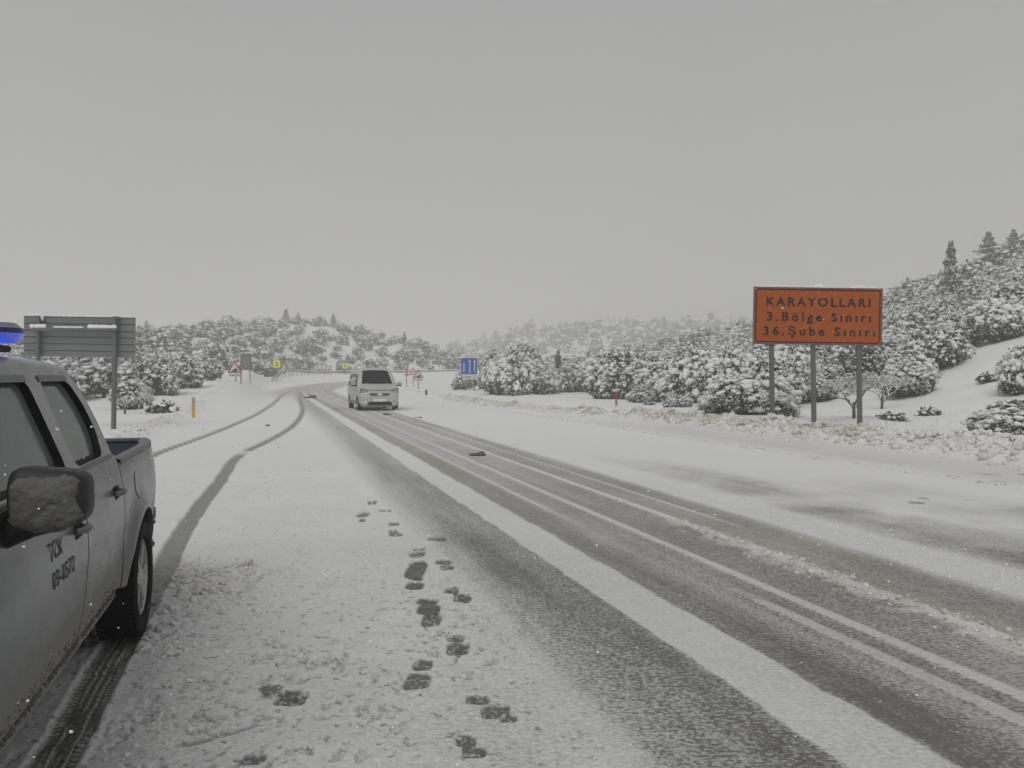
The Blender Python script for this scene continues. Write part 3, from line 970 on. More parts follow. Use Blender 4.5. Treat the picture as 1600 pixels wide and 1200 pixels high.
    for x, z, cr in st:
        w = float(wz(z))
        bk = 0.05 * min(1, max(0, (0.70 - x) / 0.10)) if z > 1.2 else 0.03
        row = [(x - bk * (1 - abs(f) ** 4), f * w, z + cr * g_) for f, g_ in fr] 
        row = row + [(a_, -b_, c_) for a_, b_, c_ in row[-2::-1]]
        P.append(row)
    r = MB(); r.grid(P); r.build('roof', M_PAINT, t, smooth_deg=50)
    g = MB(); g.grid([[(0.515 + 0.03 * abs(y) ** 2, y * 0.9, z) for y in np.linspace(-0.62, 0.62, 7)] for z in (1.22, 1.50)]); g.build('rear_window', M_DGLASS, t)
    # windscreen, bonnet, nose (in front of the picture's edge)
    g = MB(); g.grid([[(2.06 + 0.62 * k + 0.05 * (1 - (y / 0.7) ** 2), y * (0.90 + 0.22 * k), 1.665 - 0.50 * k - 0.05 * (y / 0.66) ** 2 * (1 - k)) for y in np.linspace(-0.66, 0.66, 9)] for k in np.linspace(0, 1, 6)])
    g.build('windscreen', M_GLASS, t, smooth_deg=60)
    for s in (1, -1):
        g = MB(); g.tube([(2.04, s * 0.640, 1.625), (2.35, s * 0.715, 1.41), (2.66, s * 0.79, 1.165)], 0.035, 8); g.build('windscreen_pillar', M_PAINT, t, smooth_deg=50)
    g = MB()
    g.grid([[(x, y * (0.80 - 0.10 * max(0, (x - 3.1) / 0.8) ** 2) / 0.80, zc - 0.05 * (abs(y) / 0.8) ** 3 + 0.012 * math.exp(-((abs(y) - 0.5) / 0.06) ** 2)) for y in np.linspace(-0.80, 0.80, 15)]
            for x, zc in ((2.60, 1.165), (2.8, 1.15), (3.2, 1.115), (3.55, 1.07), (3.78, 1.02), (3.87, 0.96), (3.895, 0.90))])
    g.build('bonnet', M_PAINT, t, smooth_deg=60)
    g = MB(); g.box((3.84, 0, 0.80), (0.08, 0.78, 0.20)); g.build('grille', M_PLAST, t, bevel=0.02)
    g = MB(); g.box((3.86, 0, 0.55), (0.24, 1.62, 0.26)); g.build('front_bumper', M_PAINT, t, bevel=0.05)
    for s in (1, -1):
        g = MB(); g.box((3.80, s * 0.58, 0.83), (0.14, 0.34, 0.20)); g.build('headlight', simple('lamp_glass', (0.5, 0.5, 0.5), 0.15), t, bevel=0.04)
    # seats behind the tinted glass
    for x, h in ((1.30, 1.38), (0.72, 1.30)):
        for y in (0.36, -0.36):
            g = MB(); g.box((x, y, (h + 0.62) / 2), (0.14, 0.50, h - 0.62)); g.box((x - 0.02, y, h + 0.08), (0.08, 0.24, 0.17)); g.box((x + 0.28, y, 0.74), (0.50, 0.50, 0.16))
            g.build('seat', M_SEAT, t, bevel=0.035)
    g = MB(); g.tube([(2.00, 0.22, 1.0), (1.97, 0.36, 1.20), (2.00, 0.50, 1.0), (2.05, 0.36, 0.86), (2.00, 0.22, 1.0)], 0.016, 8); g.build('steering_wheel', M_PLAST, t, smooth_deg=60)
    g = MB(); g.box((2.38, 0, 0.98), (0.40, 1.5, 0.26)); g.build('dashboard', M_PLAST, t, bevel=0.05)
    # wheels
    for x in (0.0, 3.05):
        for s in (1, -1): make_wheel(t, x, s * 0.798, s, 0.36, 0.225, M_ALLOY)
    # fuel flap, oval
    el = [(0.06 + 0.085 * math.cos(a), 0.945 + 0.085 * math.sin(a)) for a in np.linspace(0, 2 * math.pi, 24, endpoint=False)]
    fill_poly('fuel_flap', el, [], lambda x, z: side_y(x, z) + 0.003, M_PAINT, t, 1)
    rim = MB(); rim.tube([(x, side_y(x, z) + 0.001, z) for x, z in el] + [(el[0][0], side_y(*el[0]) + 0.001, el[0][1])], 0.0014, 5); rim.build('fuel_flap_gap', M_PLAST, t)
    # lettering on the front door
    o = text_mesh("TCK", M_INK, t, 0.175, 0.070, 'door_lettering', 1.15, 0.008, 0.0005); o.location = (1.995, 0.8835, 0.912); o.rotation_euler = (0, 0, math.pi)
    o = text_mesh("09-0572", M_INK, t, 0.330, 0.066, 'door_lettering', 1.15, 0.006, 0.0005); o.location = (1.970, 0.8865, 0.800); o.rotation_euler = (0, 0, math.pi)
    # mirrors
    for s in (1, -1):
        bm = bmesh.new(); bmesh.ops.create_uvsphere(bm, u_segments=28, v_segments=18, radius=1)
        for v in bm.verts:
            p = [math.copysign(abs(q) ** 0.42, q) for q in v.co]
            v.co = Vector((p[0] * 0.055, p[1] * 0.122, p[2] * (0.106 - 0.012 * p[1] * s)))
            v.co.x += 0.03 * (1 - (v.co.y / 0.138) ** 2) * (1 - (v.co.z / 0.112) ** 2) * (1 if v.co.x > 0 else 0)
            if v.co.z < 0: v.co.z += 0.020 * s * v.co.y / 0.122 * min(1, -v.co.z / 0.05)
        me = bpy.data.meshes.new('mirror_housing'); bm.to_mesh(me); bm.free(); me.materials.append(M_PLAST)
        for p in me.polygons: p.use_smooth = True
        mh = bpy.data.objects.new('mirror_housing', me); COL.objects.link(mh); mh.parent = t
        mh.location = (2.385, s * 0.985, 1.205); mh.rotation_euler = (0, 0.0, -s * 0.12)
        arm = MB(); arm.prism([(2.52, 1.165), (2.30, 1.165), (2.33, 1.05), (2.50, 1.05)], 'y', s * 0.80, s * 0.862); arm.tube([(2.42, s * 0.84, 1.10), (2.41, s * 0.90, 1.115), (2.40, s * 0.95, 1.13)], [0.05, 0.04, 0.035], 8)
        arm.build('mirror_arm', M_BLACK, t, smooth_deg=40)
        # frozen slush stuck to the front of the housing
        rg = np.random.default_rng(3)
        gy, gz = np.meshgrid(np.linspace(-1, 1, 64), np.linspace(-1, 1, 52))
        e = (np.abs(gy) ** 4 + np.abs(gz) ** 4) ** 0.25
        edge = fbm(gy * 4 + 9, gz * 4, 31, 4)
        g = 1 - smooth(0.84, 0.96, e + (edge - 0.5) * 0.34)
        yy, zz = gy * 0.122 - s * 0.004, gz * 0.101 - 0.008
        zz = zz + np.where(zz < 0, 0.020 * yy * s / 0.122, 0)
        xf = 0.030 + 0.052 * np.clip(1 - (np.abs(yy) / 0.122) ** 4, 0, 1) * np.clip(1 - (np.abs(zz) / 0.106) ** 4, 0, 1)
        xx = xf - 0.020 + g * (0.026 + 0.020 * (fbm(gy * 3.2, gz * 3.2, 35, 5) - 0.4) + 0.006 * fbm(gy * 14, gz * 14, 36, 3))
        V = np.stack([xx, yy, zz], -1).reshape(-1, 3)
        idx = np.arange(52 * 64).reshape(52, 64)
        Fq = np.stack([idx[:-1, :-1], idx[:-1, 1:], idx[1:, 1:], idx[1:, :-1]], -1).reshape(-1, 4)
        mk('frozen_slush', V, Fq[g.ravel()[Fq].max(1) > 0.02], M_ICE, mh, attrs={'dirt': np.clip(fbm(gy * 3, gz * 2, 37, 4).ravel() * 1.3 - 0.35, 0, 0.7)})
    # frozen dirt along the sill and round the wheel arches
    rg = np.random.default_rng(8)
    pts, rad = [], []
    for _ in range(900):
        x = rg.uniform(0.45, 2.6); z = rg.uniform(0.37, 0.50) ; z = 0.37 + 0.13 * rg.random() ** 2; pts.append((x, float(wz(z)) - 0.003, z)); rad.append(rg.uniform(0.003, 0.012) * (1.5 if z < 0.41 else 0.8))
    for _ in range(220):
        a = rg.uniform(0.9, math.pi - 0.1); pts.append((0.425 * math.cos(a), rg.uniform(0.70, 0.885), 0.36 + 0.425 * math.sin(a))); rad.append(rg.uniform(0.006, 0.018))
    for _ in range(60):
        pts.append((-0.45 + rg.normal(0, 0.018), 0.850 + rg.normal(0, 0.018), 0.55 + rg.normal(0, 0.05))); rad.append(rg.uniform(0.018, 0.034))
    V, F = blobs(np.array(pts), np.array(rad), rg, ICO1)
    mk('frozen_slush', V, F, M_ICE, t, attrs={'dirt': np.repeat(rg.uniform(0.0, 0.6, len(rad)), len(ICO1[0]))})['kind'] = 'stuff'
    # light bar
    n = 20
    def slab(z0, z1, k0, k1, hw=0.603, hd=0.15, pw=3.2):
        mb = MB(); rows = []
        for z, k in ((z0, k0), ((z0 * 0.6 + z1 * 0.4), (k0 * 0.45 + k1 * 0.55)), (z1, k1)):
            rows.append([(1.28 + hd * k * math.copysign(abs(math.cos(a)) ** (2 / pw), math.cos(a)), (hw * (0.82 + 0.18 * k)) * math.copysign(abs(math.sin(a)) ** (2 / pw), math.sin(a)), z) for a in np.linspace(0, 2 * math.pi, 40)])
        mb.grid(rows); mb.raw(rows[0][:-1], [tuple(range(39))]); mb.raw(rows[-1][:-1], [tuple(range(39))])
        return mb
    lb = thing('light_bar', '', '', (0, 0, 0)); del lb['label']; del lb['category']; lb.parent = t; lb.name = 'light_bar'
    slab(1.760, 1.806, 0.72, 1.0).build('light_bar_lens', M_BLUE, lb, smooth_deg=60)
    slab(1.806, 1.828, 1.015, 1.0).build('light_bar_band', M_BLUED, lb, smooth_deg=60)
    slab(1.828, 1.852, 0.98, 0.72).build('light_bar_top', M_LBCAP, lb, smooth_deg=60)
    for y in (0.49, -0.49):
        f = MB(); f.box((1.28, y, 1.737), (0.16, 0.09, 0.03)); f.box((1.28, y * 0.97, 1.755), (0.05, 0.03, 0.03)); f.build('light_bar_foot', M_BLACK, lb, bevel=0.006)
    for y in (0.42, -0.42):  # blue fill lamps added in the air behind the bar, tinting the rear roof
        ld = bpy.data.lights.new('roof_blue_fill', 'POINT'); ld.energy = 11.0; ld.color = (0.10, 0.18, 1.0); ld.shadow_soft_size = 0.03
        lo = bpy.data.objects.new('roof_blue_fill', ld); COL.objects.link(lo); lo.parent = t; lo.location = (0.93, y * 0.9, 1.80)
    return t
make_pickup()

# ------------------------------------------------------------------ the white van coming down the road
M_VAN = simple("van_paint", (0.46, 0.47, 0.465), 0.38, 0.15, var=0.12, scale=3)
M_VANLOW = simple("van_dirty_plastic", (0.20, 0.195, 0.185), 0.6, var=0.2, scale=8)
M_PLATE = simple("white_plate", (0.72, 0.72, 0.70), 0.5, var=0.04)
M_LAMP = simple("lamp_cover", (0.30, 0.30, 0.29), 0.2, var=0.3, scale=12)
def make_van():
    d = 35.7
    cx, cy = (593 - 800) / 1200 * d, d
    hx, hy = 0.325, -0.9457
    fx = 2.13
    t = thing('white_van', 'white compact van driving towards the camera on the slushy road', 'van', (cx - hx * fx, cy - hy * fx, 0.005), math.atan2(hy, hx))
    t.scale = (1.04, 1.06, 1.03)
    def zt(x): return float(np.interp(x, [-2.15, -2.08, -1.9, 0.3, 0.72, 1.0, 1.38, 1.5, 1.75, 1.95, 2.07, 2.13], [1.55, 1.82, 1.93, 1.95, 1.87, 1.60, 1.20, 1.15, 1.06, 0.97, 0.86, 0.62]))
    def wv(z): return float(np.interp(z, [0.20, 0.34, 0.6, 0.95, 1.2, 1.5, 1.75, 1.86], [0.80, 0.87, 0.895, 0.90, 0.865, 0.80, 0.735, 0.69]))
    def tp(x): return float(np.interp(x, [-2.15, -2.0, 1.3, 1.8, 2.0, 2.08, 2.13], [0.93, 1.0, 1.0, 0.985, 0.945, 0.90, 0.84]))
    def row(x):
        top = zt(x); e = top - min(0.09, 0.25 * (top - 0.2)); lo = 0.24
        for a in (1.42, -1.45):
            if abs(x - a) < 0.36: lo = max(lo, 0.31 + math.sqrt(max(0, 0.36 ** 2 - (x - a) ** 2)))
        lo = min(lo, e - 0.02)
        L = [(x, wv(lo + (e - lo) * k / 9) * tp(x), lo + (e - lo) * k / 9) for k in range(10)]
        w = L[-1][1]
        L += [(x, w * f, e + (top - e) * g) for f, g in ((0.94, 0.5), (0.82, 0.78), (0.55, 0.93), (0.28, 0.98), (0, 1))]
        return L + [(a_, -b_, c_) for a_, b_, c_ in L[-2::-1]]
    xs = sorted(set(list(np.linspace(-2.15, 2.13, 60)) + [-2.08, 0.72, 1.38, 2.0, 2.07, 2.10] + list(1.42 + 0.36 * np.cos(np.linspace(0, np.pi, 14))) + list(-1.45 + 0.36 * np.cos(np.linspace(0, np.pi, 14)))))
    P = [row(x) for x in xs]
    b = MB(); b.grid(P)
    for r_ in (P[0], P[-1]): b.raw(r_, [tuple(range(len(r_)))])
    b.build('body', M_VAN, t, smooth_deg=38)
    c = MB(); c.box((0, 0, 0.42), (4.0, 1.1, 0.36)); c.box((1.3, 0, 0.7), (1.0, 1.1, 0.5)); c.box((0, 0, 0.235), (3.9, 1.3, 0.03)); c.build('underbody', M_BLACK, t)
    def top_pt(x, f):      # point on the sloping screen
        r_ = row(x); e = r_[9]; return (x, e[1] * f, e[2] + (r_[14][2] - e[2]) * (1 - abs(f) ** 3))
    g = MB(); g.grid([[(lambda p: (p[0] + 0.012, p[1], p[2] + 0.012))(top_pt(x, f)) for f in np.linspace(-0.93, 0.93, 13)] for x in np.linspace(0.765, 1.355, 8)])
    g.build('windscreen', M_DGLASS, t, smooth_deg=60)
    for s in (1, -1):
        for poly, nm in (([(1.30, 1.14), (0.88, 1.62), (0.20, 1.66), (0.14, 1.12)], 'front_side_window'), ([(0.06, 1.12), (0.12, 1.66), (-0.92, 1.66), (-0.95, 1.12)], 'middle_side_window'),
                         ([(-1.05, 1.12), (-1.03, 1.66), (-1.85, 1.64), (-1.92, 1.12)], 'rear_side_window')):
            fill_poly(nm, poly, [], lambda x, z: s * (wv(z) * tp(x) + 0.006), M_DGLASS, t, s)
        m = MB(); m.box((1.16, s * 1.03, 1.20), (0.11, 0.22, 0.17)); mh = m.build('mirror', M_VAN, t, bevel=0.03)
        m = MB(); m.box((1.18, s * 0.98, 1.115), (0.12, 0.30, 0.05)); m.build('mirror_base', M_BLACK, mh, bevel=0.01)
        m = MB(); m.prism([(s * 0.50, 0.77), (s * 0.80, 0.80), (s * 0.815, 0.95), (s * 0.76, 1.0), (s * 0.56, 0.92)], 'x', 1.98, 2.075); m.build('headlight', M_LAMP, t, bevel=0.012)
        m = MB(); m.prism([(s * 0.475, 0.755), (s * 0.82, 0.785), (s * 0.83, 0.965), (s * 0.77, 1.02), (s * 0.545, 0.935)], 'x', 1.97, 2.066); m.build('headlight_surround', M_PLAST, t, bevel=0.008)
        m = MB(); lp = [(s * 0.63 + 0.095 * math.cos(a), 0.40 + 0.095 * math.sin(a)) for a in np.linspace(0, 2 * math.pi, 16, endpoint=False)]
        m.prism(lp, 'x', 2.06, 2.125); m.build('fog_light_bezel', M_VANLOW, t)
        m = MB(); m.prism([(s * 0.63 + (a - s * 0.63) * 0.62, 0.40 + (z - 0.40) * 0.62) for a, z in lp], 'x', 2.10, 2.135); m.build('fog_light', M_PLATE if s < 0 else M_LAMP, t)
        for x in (1.42, -1.45): make_wheel(t, x, s * 0.79, s, 0.31, 0.20, M_ALLOY, 5)
        m = MB(); m.prism([(1.76, 0.28), (1.76, 0.20), (2.08, 0.20), (2.08, 0.28)], 'y', s * 0.55, s * 0.80); m.build('bumper_corner', M_VANLOW, t)
        m = MB(); m.tube([(1.44, s * 0.30, 1.245), (1.33, s * 0.02, 1.285)], 0.012, 5); m.build('wiper', M_BLACK, t)
        m = MB(); m.prism([(-1.0, 0.30), (-1.0, 0.42), (1.0, 0.42), (1.0, 0.30)], 'y', s * 0.86, s * 0.905); m.build('side_rubbing_strip', M_VANLOW, t, bevel=0.01)
    g = MB(); g.prism([(-0.36, 0.63), (0.36, 0.63), (0.46, 0.79), (-0.46, 0.79)], 'x', 2.05, 2.118); gr = g.build('grille', M_PLAST, t, bevel=0.01)
    for z in (0.67, 0.71, 0.75):
        g = MB(); g.box((2.122, 0, z), (0.012, 0.78, 0.012)); g.build('grille_bar', M_LAMP, gr)
    g = MB(); g.prism([(0.115 * math.cos(a), 0.735 + 0.05 * math.sin(a)) for a in np.linspace(0, 2 * math.pi, 20, endpoint=False)], 'x', 2.11, 2.135); g.build('oval_emblem', M_PLATE, gr)
    g = MB(); g.prism([(-0.58, 0.24), (0.58, 0.24), (0.48, 0.42), (-0.48, 0.42)], 'x', 2.06, 2.134); g.build('air_intake', M_BLACK, t, bevel=0.01)
    g = MB(); g.box((2.14, 0, 0.475), (0.02, 0.56, 0.13)); g.build('number_plate', M_PLATE, t)
    g = MB(); g.prism([(1.98, 0.17), (1.98, 0.26), (2.12, 0.26), (2.12, 0.20)], 'y', -0.66, 0.66); g.build('lower_lip', M_VANLOW, t)
    g = MB(); g.tube([(1.36, y, 1.205 - 0.10 * abs(y / 0.8) ** 3) for y in np.linspace(-0.78, 0.78, 9)], 0.022, 5); g.build('cowl', M_BLACK, t)
    g = MB(); g.tube([(2.035 - 0.05 * (y / 0.7) ** 2, y, 0.935 - 0.02 * (y / 0.7) ** 2) for y in np.linspace(-0.56, 0.56, 7)], 0.012, 5); g.build('bonnet_gap', M_PLAST, t)
    g = MB(); g.tube([(0.55, 0.05, 1.93), (0.50, 0.05, 2.10)], 0.008, 5); g.build('aerial', M_BLACK, t)
    return t
make_van()

# ------------------------------------------------------------------ signs, posts, guardrail
M_STEEL = simple("grey_steel", (0.115, 0.12, 0.118), 0.6, 0.2, var=0.18, scale=6)
M_PANEL = simple("grey_sign_back", (0.150, 0.166, 0.160), 0.6, 0.15, var=0.15, scale=3)
M_GALV = simple("galvanised", (0.33, 0.33, 0.32), 0.55, 0.3, var=0.2, scale=5)
M_ORANGE = simple("orange_sheet", (0.34, 0.068, 0.001), 0.65, spec=0.15, var=0.10, scale=1.2)
M_EDGE = simple("rusty_pink_edge", (0.17, 0.07, 0.06), 0.6)
M_BLK = simple("black_print", (0.010, 0.007, 0.007), 0.8, spec=0.08)
M_BLU = simple("blue_sheet", (0.004, 0.075, 0.36), 0.6, spec=0.15, var=0.08, scale=2)
M_WHT = simple("white_sheet", (0.62, 0.62, 0.62), 0.5, var=0.05)
M_RED = simple("red_sheet", (0.36, 0.045, 0.06), 0.5, var=0.08)
M_YEL = simple("yellow_sheet", (0.70, 0.72, 0.05), 0.5, var=0.08)
M_OCHRE = simple("ochre_plastic", (0.62, 0.33, 0.03), 0.55, var=0.12, scale=9)
M_RUST = simple("rust_red_plastic", (0.26, 0.06, 0.035), 0.6, var=0.3, scale=9)
M_OLIVE = simple("olive_plastic", (0.22, 0.19, 0.10), 0.6, var=0.2, scale=9)

def snow_lumps(name, parent, spots, seed=1):
    """small lumps of snow resting on something: (x, y, z, rx, ry, rz)"""
    rg = np.random.default_rng(seed)
    s = np.array(spots, float)
    V0, F0 = ICO2
    V = V0[None] * (1 + rg.uniform(-0.12, 0.12, (len(s), len(V0), 1))) * s[:, None, 3:6] + s[:, None, :3]
    F = F0[None] + (np.arange(len(s)) * len(V0))[:, None, None]
    o = mk(name, V.reshape(-1, 3), F.reshape(-1, 3), M_SNOW, parent)
    o['kind'] = 'stuff'
    return o

def strip(outer, inner):
    n = len(outer)
    return outer + inner, [(k, (k + 1) % n, n + (k + 1) % n, n + k) for k in range(n)]

def orange_sign():
    d = 22.3
    cx = (1277 - 800) / 1200 * d
    t = thing('road_sign', 'large orange road authority sign with black lettering on three steel posts', 'road sign', (cx, d, zg(cx, d)))
    z0 = t.location.z
    W, H = 3.74, 1.66
    bd = bpy.data.objects.new('sign_board', None)
    m = MB(); m.box((0, 0, 0), (W, 0.035, H)); bd = m.build('sign_board', M_ORANGE, t, bevel=0.006)
    bd.location = (0, 0, 3.34 - z0); bd.rotation_euler = (0, R(0.85), 0)
    e = MB()
    for zz in (H / 2 - 0.02, -H / 2 + 0.02): e.box((0, -0.022, zz), (W, 0.014, 0.042))
    for xx in (W / 2 - 0.02, -W / 2 + 0.02): e.box((xx, -0.022, 0), (0.042, 0.012, H - 0.08))
    e.build('board_edge', M_EDGE, bd)
    def rr(w, h, r_, n=6):
        out = []
        for cx_, cz_, a0 in ((w / 2 - r_, h / 2 - r_, 0), (-w / 2 + r_, h / 2 - r_, 90), (-w / 2 + r_, -h / 2 + r_, 180), (w / 2 - r_, -h / 2 + r_, 270)):
            out += [(cx_ + r_ * math.cos(R(a0 + 90 * k / n)), -0.0205, cz_ + r_ * math.sin(R(a0 + 90 * k / n))) for k in range(n + 1)]
        return out
    V, F = strip(rr(W - 0.12, H - 0.11, 0.10), rr(W - 0.185, H - 0.175, 0.075))
    MB().raw(V, F).build('border_line', M_BLK, bd)
    for txt, x0, x1, zc, cap in (("KARAYOLLARI", 0.102, 0.906, 0.255, 0.145), ("3.Bölge Sınırı", 0.106, 0.912, 0.515, 0.145), ("36.Şube Sınırı", 0.080, 0.946, 0.765, 0.145)):
        o = text_mesh(txt, M_BLK, bd, (x1 - x0) * W, 0.245, 'lettering', 1.45 if txt[0] != 'K' else 1.35, 0.022, 0.002)
        o.location = (-W / 2 + x0 * W, -0.021, H / 2 - zc * H - 0.235 / 2)
    for k, px in enumerate((-72, -7, 65)):
        xt = px / 1200 * d
        p = MB(); lean = 0.075
        p.raw([(xt + lean + sx * 0.062, sy, -0.35) for sx, sy in ((-1, 0.03), (1, 0.03), (1, 0.13), (-1, 0.13))] + [(xt + sx * 0.062, sy, 4.10 - z0) for sx, sy in ((-1, 0.03), (1, 0.03), (1, 0.13), (-1, 0.13))],
              [(0, 1, 2, 3), (4, 5, 6, 7), (0, 1, 5, 4), (1, 2, 6, 5), (2, 3, 7, 6), (3, 0, 4, 7)])
        p.build('post', M_STEEL, t, bevel=0.01)
    for zz in (2.75, 3.9):
        p = MB(); p.box((0, 0.05, zz - z0), (3.3, 0.045, 0.05)); p.build('cross_rail', M_STEEL, t)
    rg = np.random.default_rng(4)
    sp = [(x, 0, H / 2 + 0.012, 0.10, 0.028, 0.02 + 0.012 * rg.random()) for x in np.arange(-W / 2 + 0.1, W / 2 - 0.05, 0.13) if rg.random() < 0.75]
    sp += [(0.02, 0.03, H / 2 + 0.04, 0.15, 0.06, 0.07), (1.12, 0.03, H / 2 + 0.03, 0.20, 0.06, 0.055), (1.28, 0.03, H / 2 + 0.04, 0.12, 0.06, 0.05)]
    snow_lumps('snow_load', bd, sp, 5)
    # wet snow specks stuck on the face
    sp = [(rg.uniform(-W / 2, W / 2), -0.021, rg.uniform(-H / 2, H / 2), 0.008, 0.004, 0.008) for _ in range(90)] + [(-1.03, -0.022, 0.22, 0.028, 0.015, 0.028), (0.17, -0.022, -0.09, 0.018, 0.012, 0.012)]
    snow_lumps('snow_specks', bd, sp, 6)
orange_sign()

def billboard():
    d = 23.4
    cx = (124 - 800) / 1200 * d
    t = thing('sign_seen_from_behind', 'wide grey slatted sign seen from behind with snow lying on its crossbar', 'road sign', (cx, d, zg(cx, d)))
    z0 = t.location.z
    W, H, zc = 3.40, 1.235, 2.80 - z0
    fr = MB(); fr.box((0, 0.045, 0), (W - 0.02, 0.01, H - 0.02)); bd = fr.build('backing_sheet', M_PANEL, t); bd.location = (0, 0, zc); bd.rotation_euler = (0, R(0.9), 0)
    for k in range(6):
        p = MB(); h = H / 6
        z = -H / 2 + h * (k + 0.5)
        p.raw(*(lambda q: ([(sx * W / 2, y, z + zz) for sx in (-1, 1) for y, zz in q], [(0, 1, 2, 3, 4, 5), (11, 10, 9, 8, 7, 6)] + [(i, (i + 1) % 6, 6 + (i + 1) % 6, 6 + i) for i in range(6)]))(
            [(0.038, -h / 2 + 0.006), (0.010, -h / 2 + 0.006), (0.022, -h / 2 + 0.03), (0.022, h / 2 - 0.02), (-0.006, h / 2 - 0.006), (0.038, h / 2 - 0.006)]))
        p.build('slat', M_PANEL, bd)
    for px, pw in ((-60, 0.10), (59, 0.105)):
        xt = px / 1200 * d
        p = MB(); lean = -0.075
        p.raw([(xt + lean + sx * pw / 2, sy, -0.35) for sx, sy in ((-1, -0.15), (1, -0.15), (1, -0.03), (-1, -0.03))] + [(xt + sx * pw / 2, sy, zc + H / 2 - 0.01) for sx, sy in ((-1, -0.15), (1, -0.15), (1, -0.03), (-1, -0.03))],
              [(0, 1, 2, 3), (4, 5, 6, 7), (0, 1, 5, 4), (1, 2, 6, 5), (2, 3, 7, 6), (3, 0, 4, 7)])
        p.build('post', M_STEEL, t, bevel=0.008)
    c = MB(); c.box((0, -0.20, zc + 0.215), (2.55, 0.09, 0.085)); cb = c.build('crossbar', M_STEEL, t, bevel=0.006); cb.rotation_euler = (0, 0, 0)
    rg = np.random.default_rng(9)
    sp = []
    for a, b, h in ((-1.32, -0.92, 0.065), (-0.62, -0.30, 0.035), (-0.30, 0.20, 0.032), (0.42, 1.24, 0.075)):
        for x in np.arange(a, b, 0.055): sp.append((x, -0.20, 0.258 + 0.5 * h, 0.062, 0.05, h * (0.85 + 0.3 * rg.random())))
    for x in np.arange(-1.65, 1.65, 0.09): sp.append((x, 0.02, H / 2 + 0.012, 0.08, 0.035, 0.020 + 0.015 * rg.random()))
    sp += [(-1.20, -0.08, H / 2 + 0.03, 0.12, 0.06, 0.05), (-1.08, -0.07, H / 2 - 0.05, 0.045, 0.05, 0.11), (1.17, -0.08, H / 2 + 0.03, 0.10, 0.06, 0.04)]
    snow_lumps('snow_load', bd, sp, 10)
billboard()

def delineator(px, py, hgt, wid, label, top, low, refl):
    x, y = G(px, py)
    t = thing('delineator_post', label, 'marker post', (x, y, zg(x, y)))
    m = MB(); m.prism([(-wid / 2, -0.03), (wid / 2, -0.03), (wid / 2 * 0.7, 0.03), (-wid / 2 * 0.7, 0.03)], 'z', -0.2, hgt * 0.45); m.build('lower_post', low, t, bevel=0.004)
    m = MB(); m.prism([(-wid / 2, -0.031), (wid / 2, -0.031), (wid / 2 * 0.7, 0.031), (-wid / 2 * 0.7, 0.031)], 'z', hgt * 0.45, hgt); m.build('upper_post', top, t, bevel=0.004)
    m = MB(); m.box((-wid * 0.12, -0.036, hgt * 0.80), (wid * 0.55, 0.008, hgt * 0.24)); m.build('reflector', refl, t)
    snow_lumps('snow_load', t, [(0, 0, hgt + 0.01, wid * 0.5, 0.03, 0.018)], 3)
delineator(302.5, 653, 0.79, 0.125, 'yellow marker post with a white reflector standing in the snow left of the road', M_OCHRE, M_OCHRE, M_GALV)
delineator(963, 642.5, 0.70, 0.10, 'rust red marker post with olive foot in front of the shrubs right of the road', M_RUST, M_OLIVE, M_RUST)

def sign_on_posts(name, label, cat, px, d, ztop, foot_px, build, posts, roty=0.0, pm=None, group=None, rz=0.0, proud=0.05):
    x = (px - 800) / 1200 * d
    t = thing(name, label, cat, (x, d, zg(x, d)), rz, group)
    z0 = t.location.z
    build(t, z0)
    for off in posts:
        p = MB(); p.tube([(off, proud, -0.4), (off, proud, ztop - z0)], 0.045, 8); p.build('post', pm or M_STEEL, t, smooth_deg=60)
    return t

def arrow(x, z0, z1, w, up=True, hw=0.10):
    a, b = (z0, z1) if up else (z1, z0)
    s = 1 if up else -1
    return [(x - w, a), (x + w, a), (x + w, b - s * 0.22), (x + hw, b - s * 0.22), (x, b), (x - hw, b - s * 0.22), (x - w, b - s * 0.22)]

def lane_sign(t, z0):
    m = MB(); m.box((0, 0, 2.505 - z0), (1.48, 0.03, 1.48)); b = m.build('blue_panel', M_BLU, t, bevel=0.01)
    m = MB()
    for z in (0.72, -0.72): m.box((0, -0.018, 2.505 - z0 + z), (1.48, 0.006, 0.03))
    for x in (0.725, -0.725): m.box((x, -0.018, 2.505 - z0), (0.03, 0.005, 1.40))
    m.build('white_border', M_WHT, b)
    zc = 2.505 - z0
    for x, a, c, up in ((-0.46, -0.56, 0.28, False), (0.06, -0.62, 0.60, True), (0.48, -0.58, 0.58, True)):
        MB().prism(arrow(x, zc + a, zc + c, 0.045, up), 'y', -0.024, -0.018).build('lane_arrow', M_WHT, b)
    m = MB(); m.box((0.06, 0, 1.52 - z0), (1.30, 0.028, 0.42)); p = m.build('distance_plate', M_WHT, t, bevel=0.008)
    for txt, x, w in (("1500", -0.48, 0.66), ("m", 0.42, 0.14)):
        o = text_mesh(txt, M_BLK, p, w, 0.19, 'lettering', 1.1, 0.01); o.location = (x, -0.016, 1.43 - z0)
    snow_lumps('snow_load', t, [(x, 0, 3.26 - z0, 0.09, 0.03, 0.018) for x in np.arange(-0.7, 0.71, 0.12)], 4)
sign_on_posts('lane_sign', 'blue lane sign with one down arrow and two up arrows above a white distance plate', 'road sign', 733, 68, 3.15, 615, lane_sign, (-0.34, 0.48))

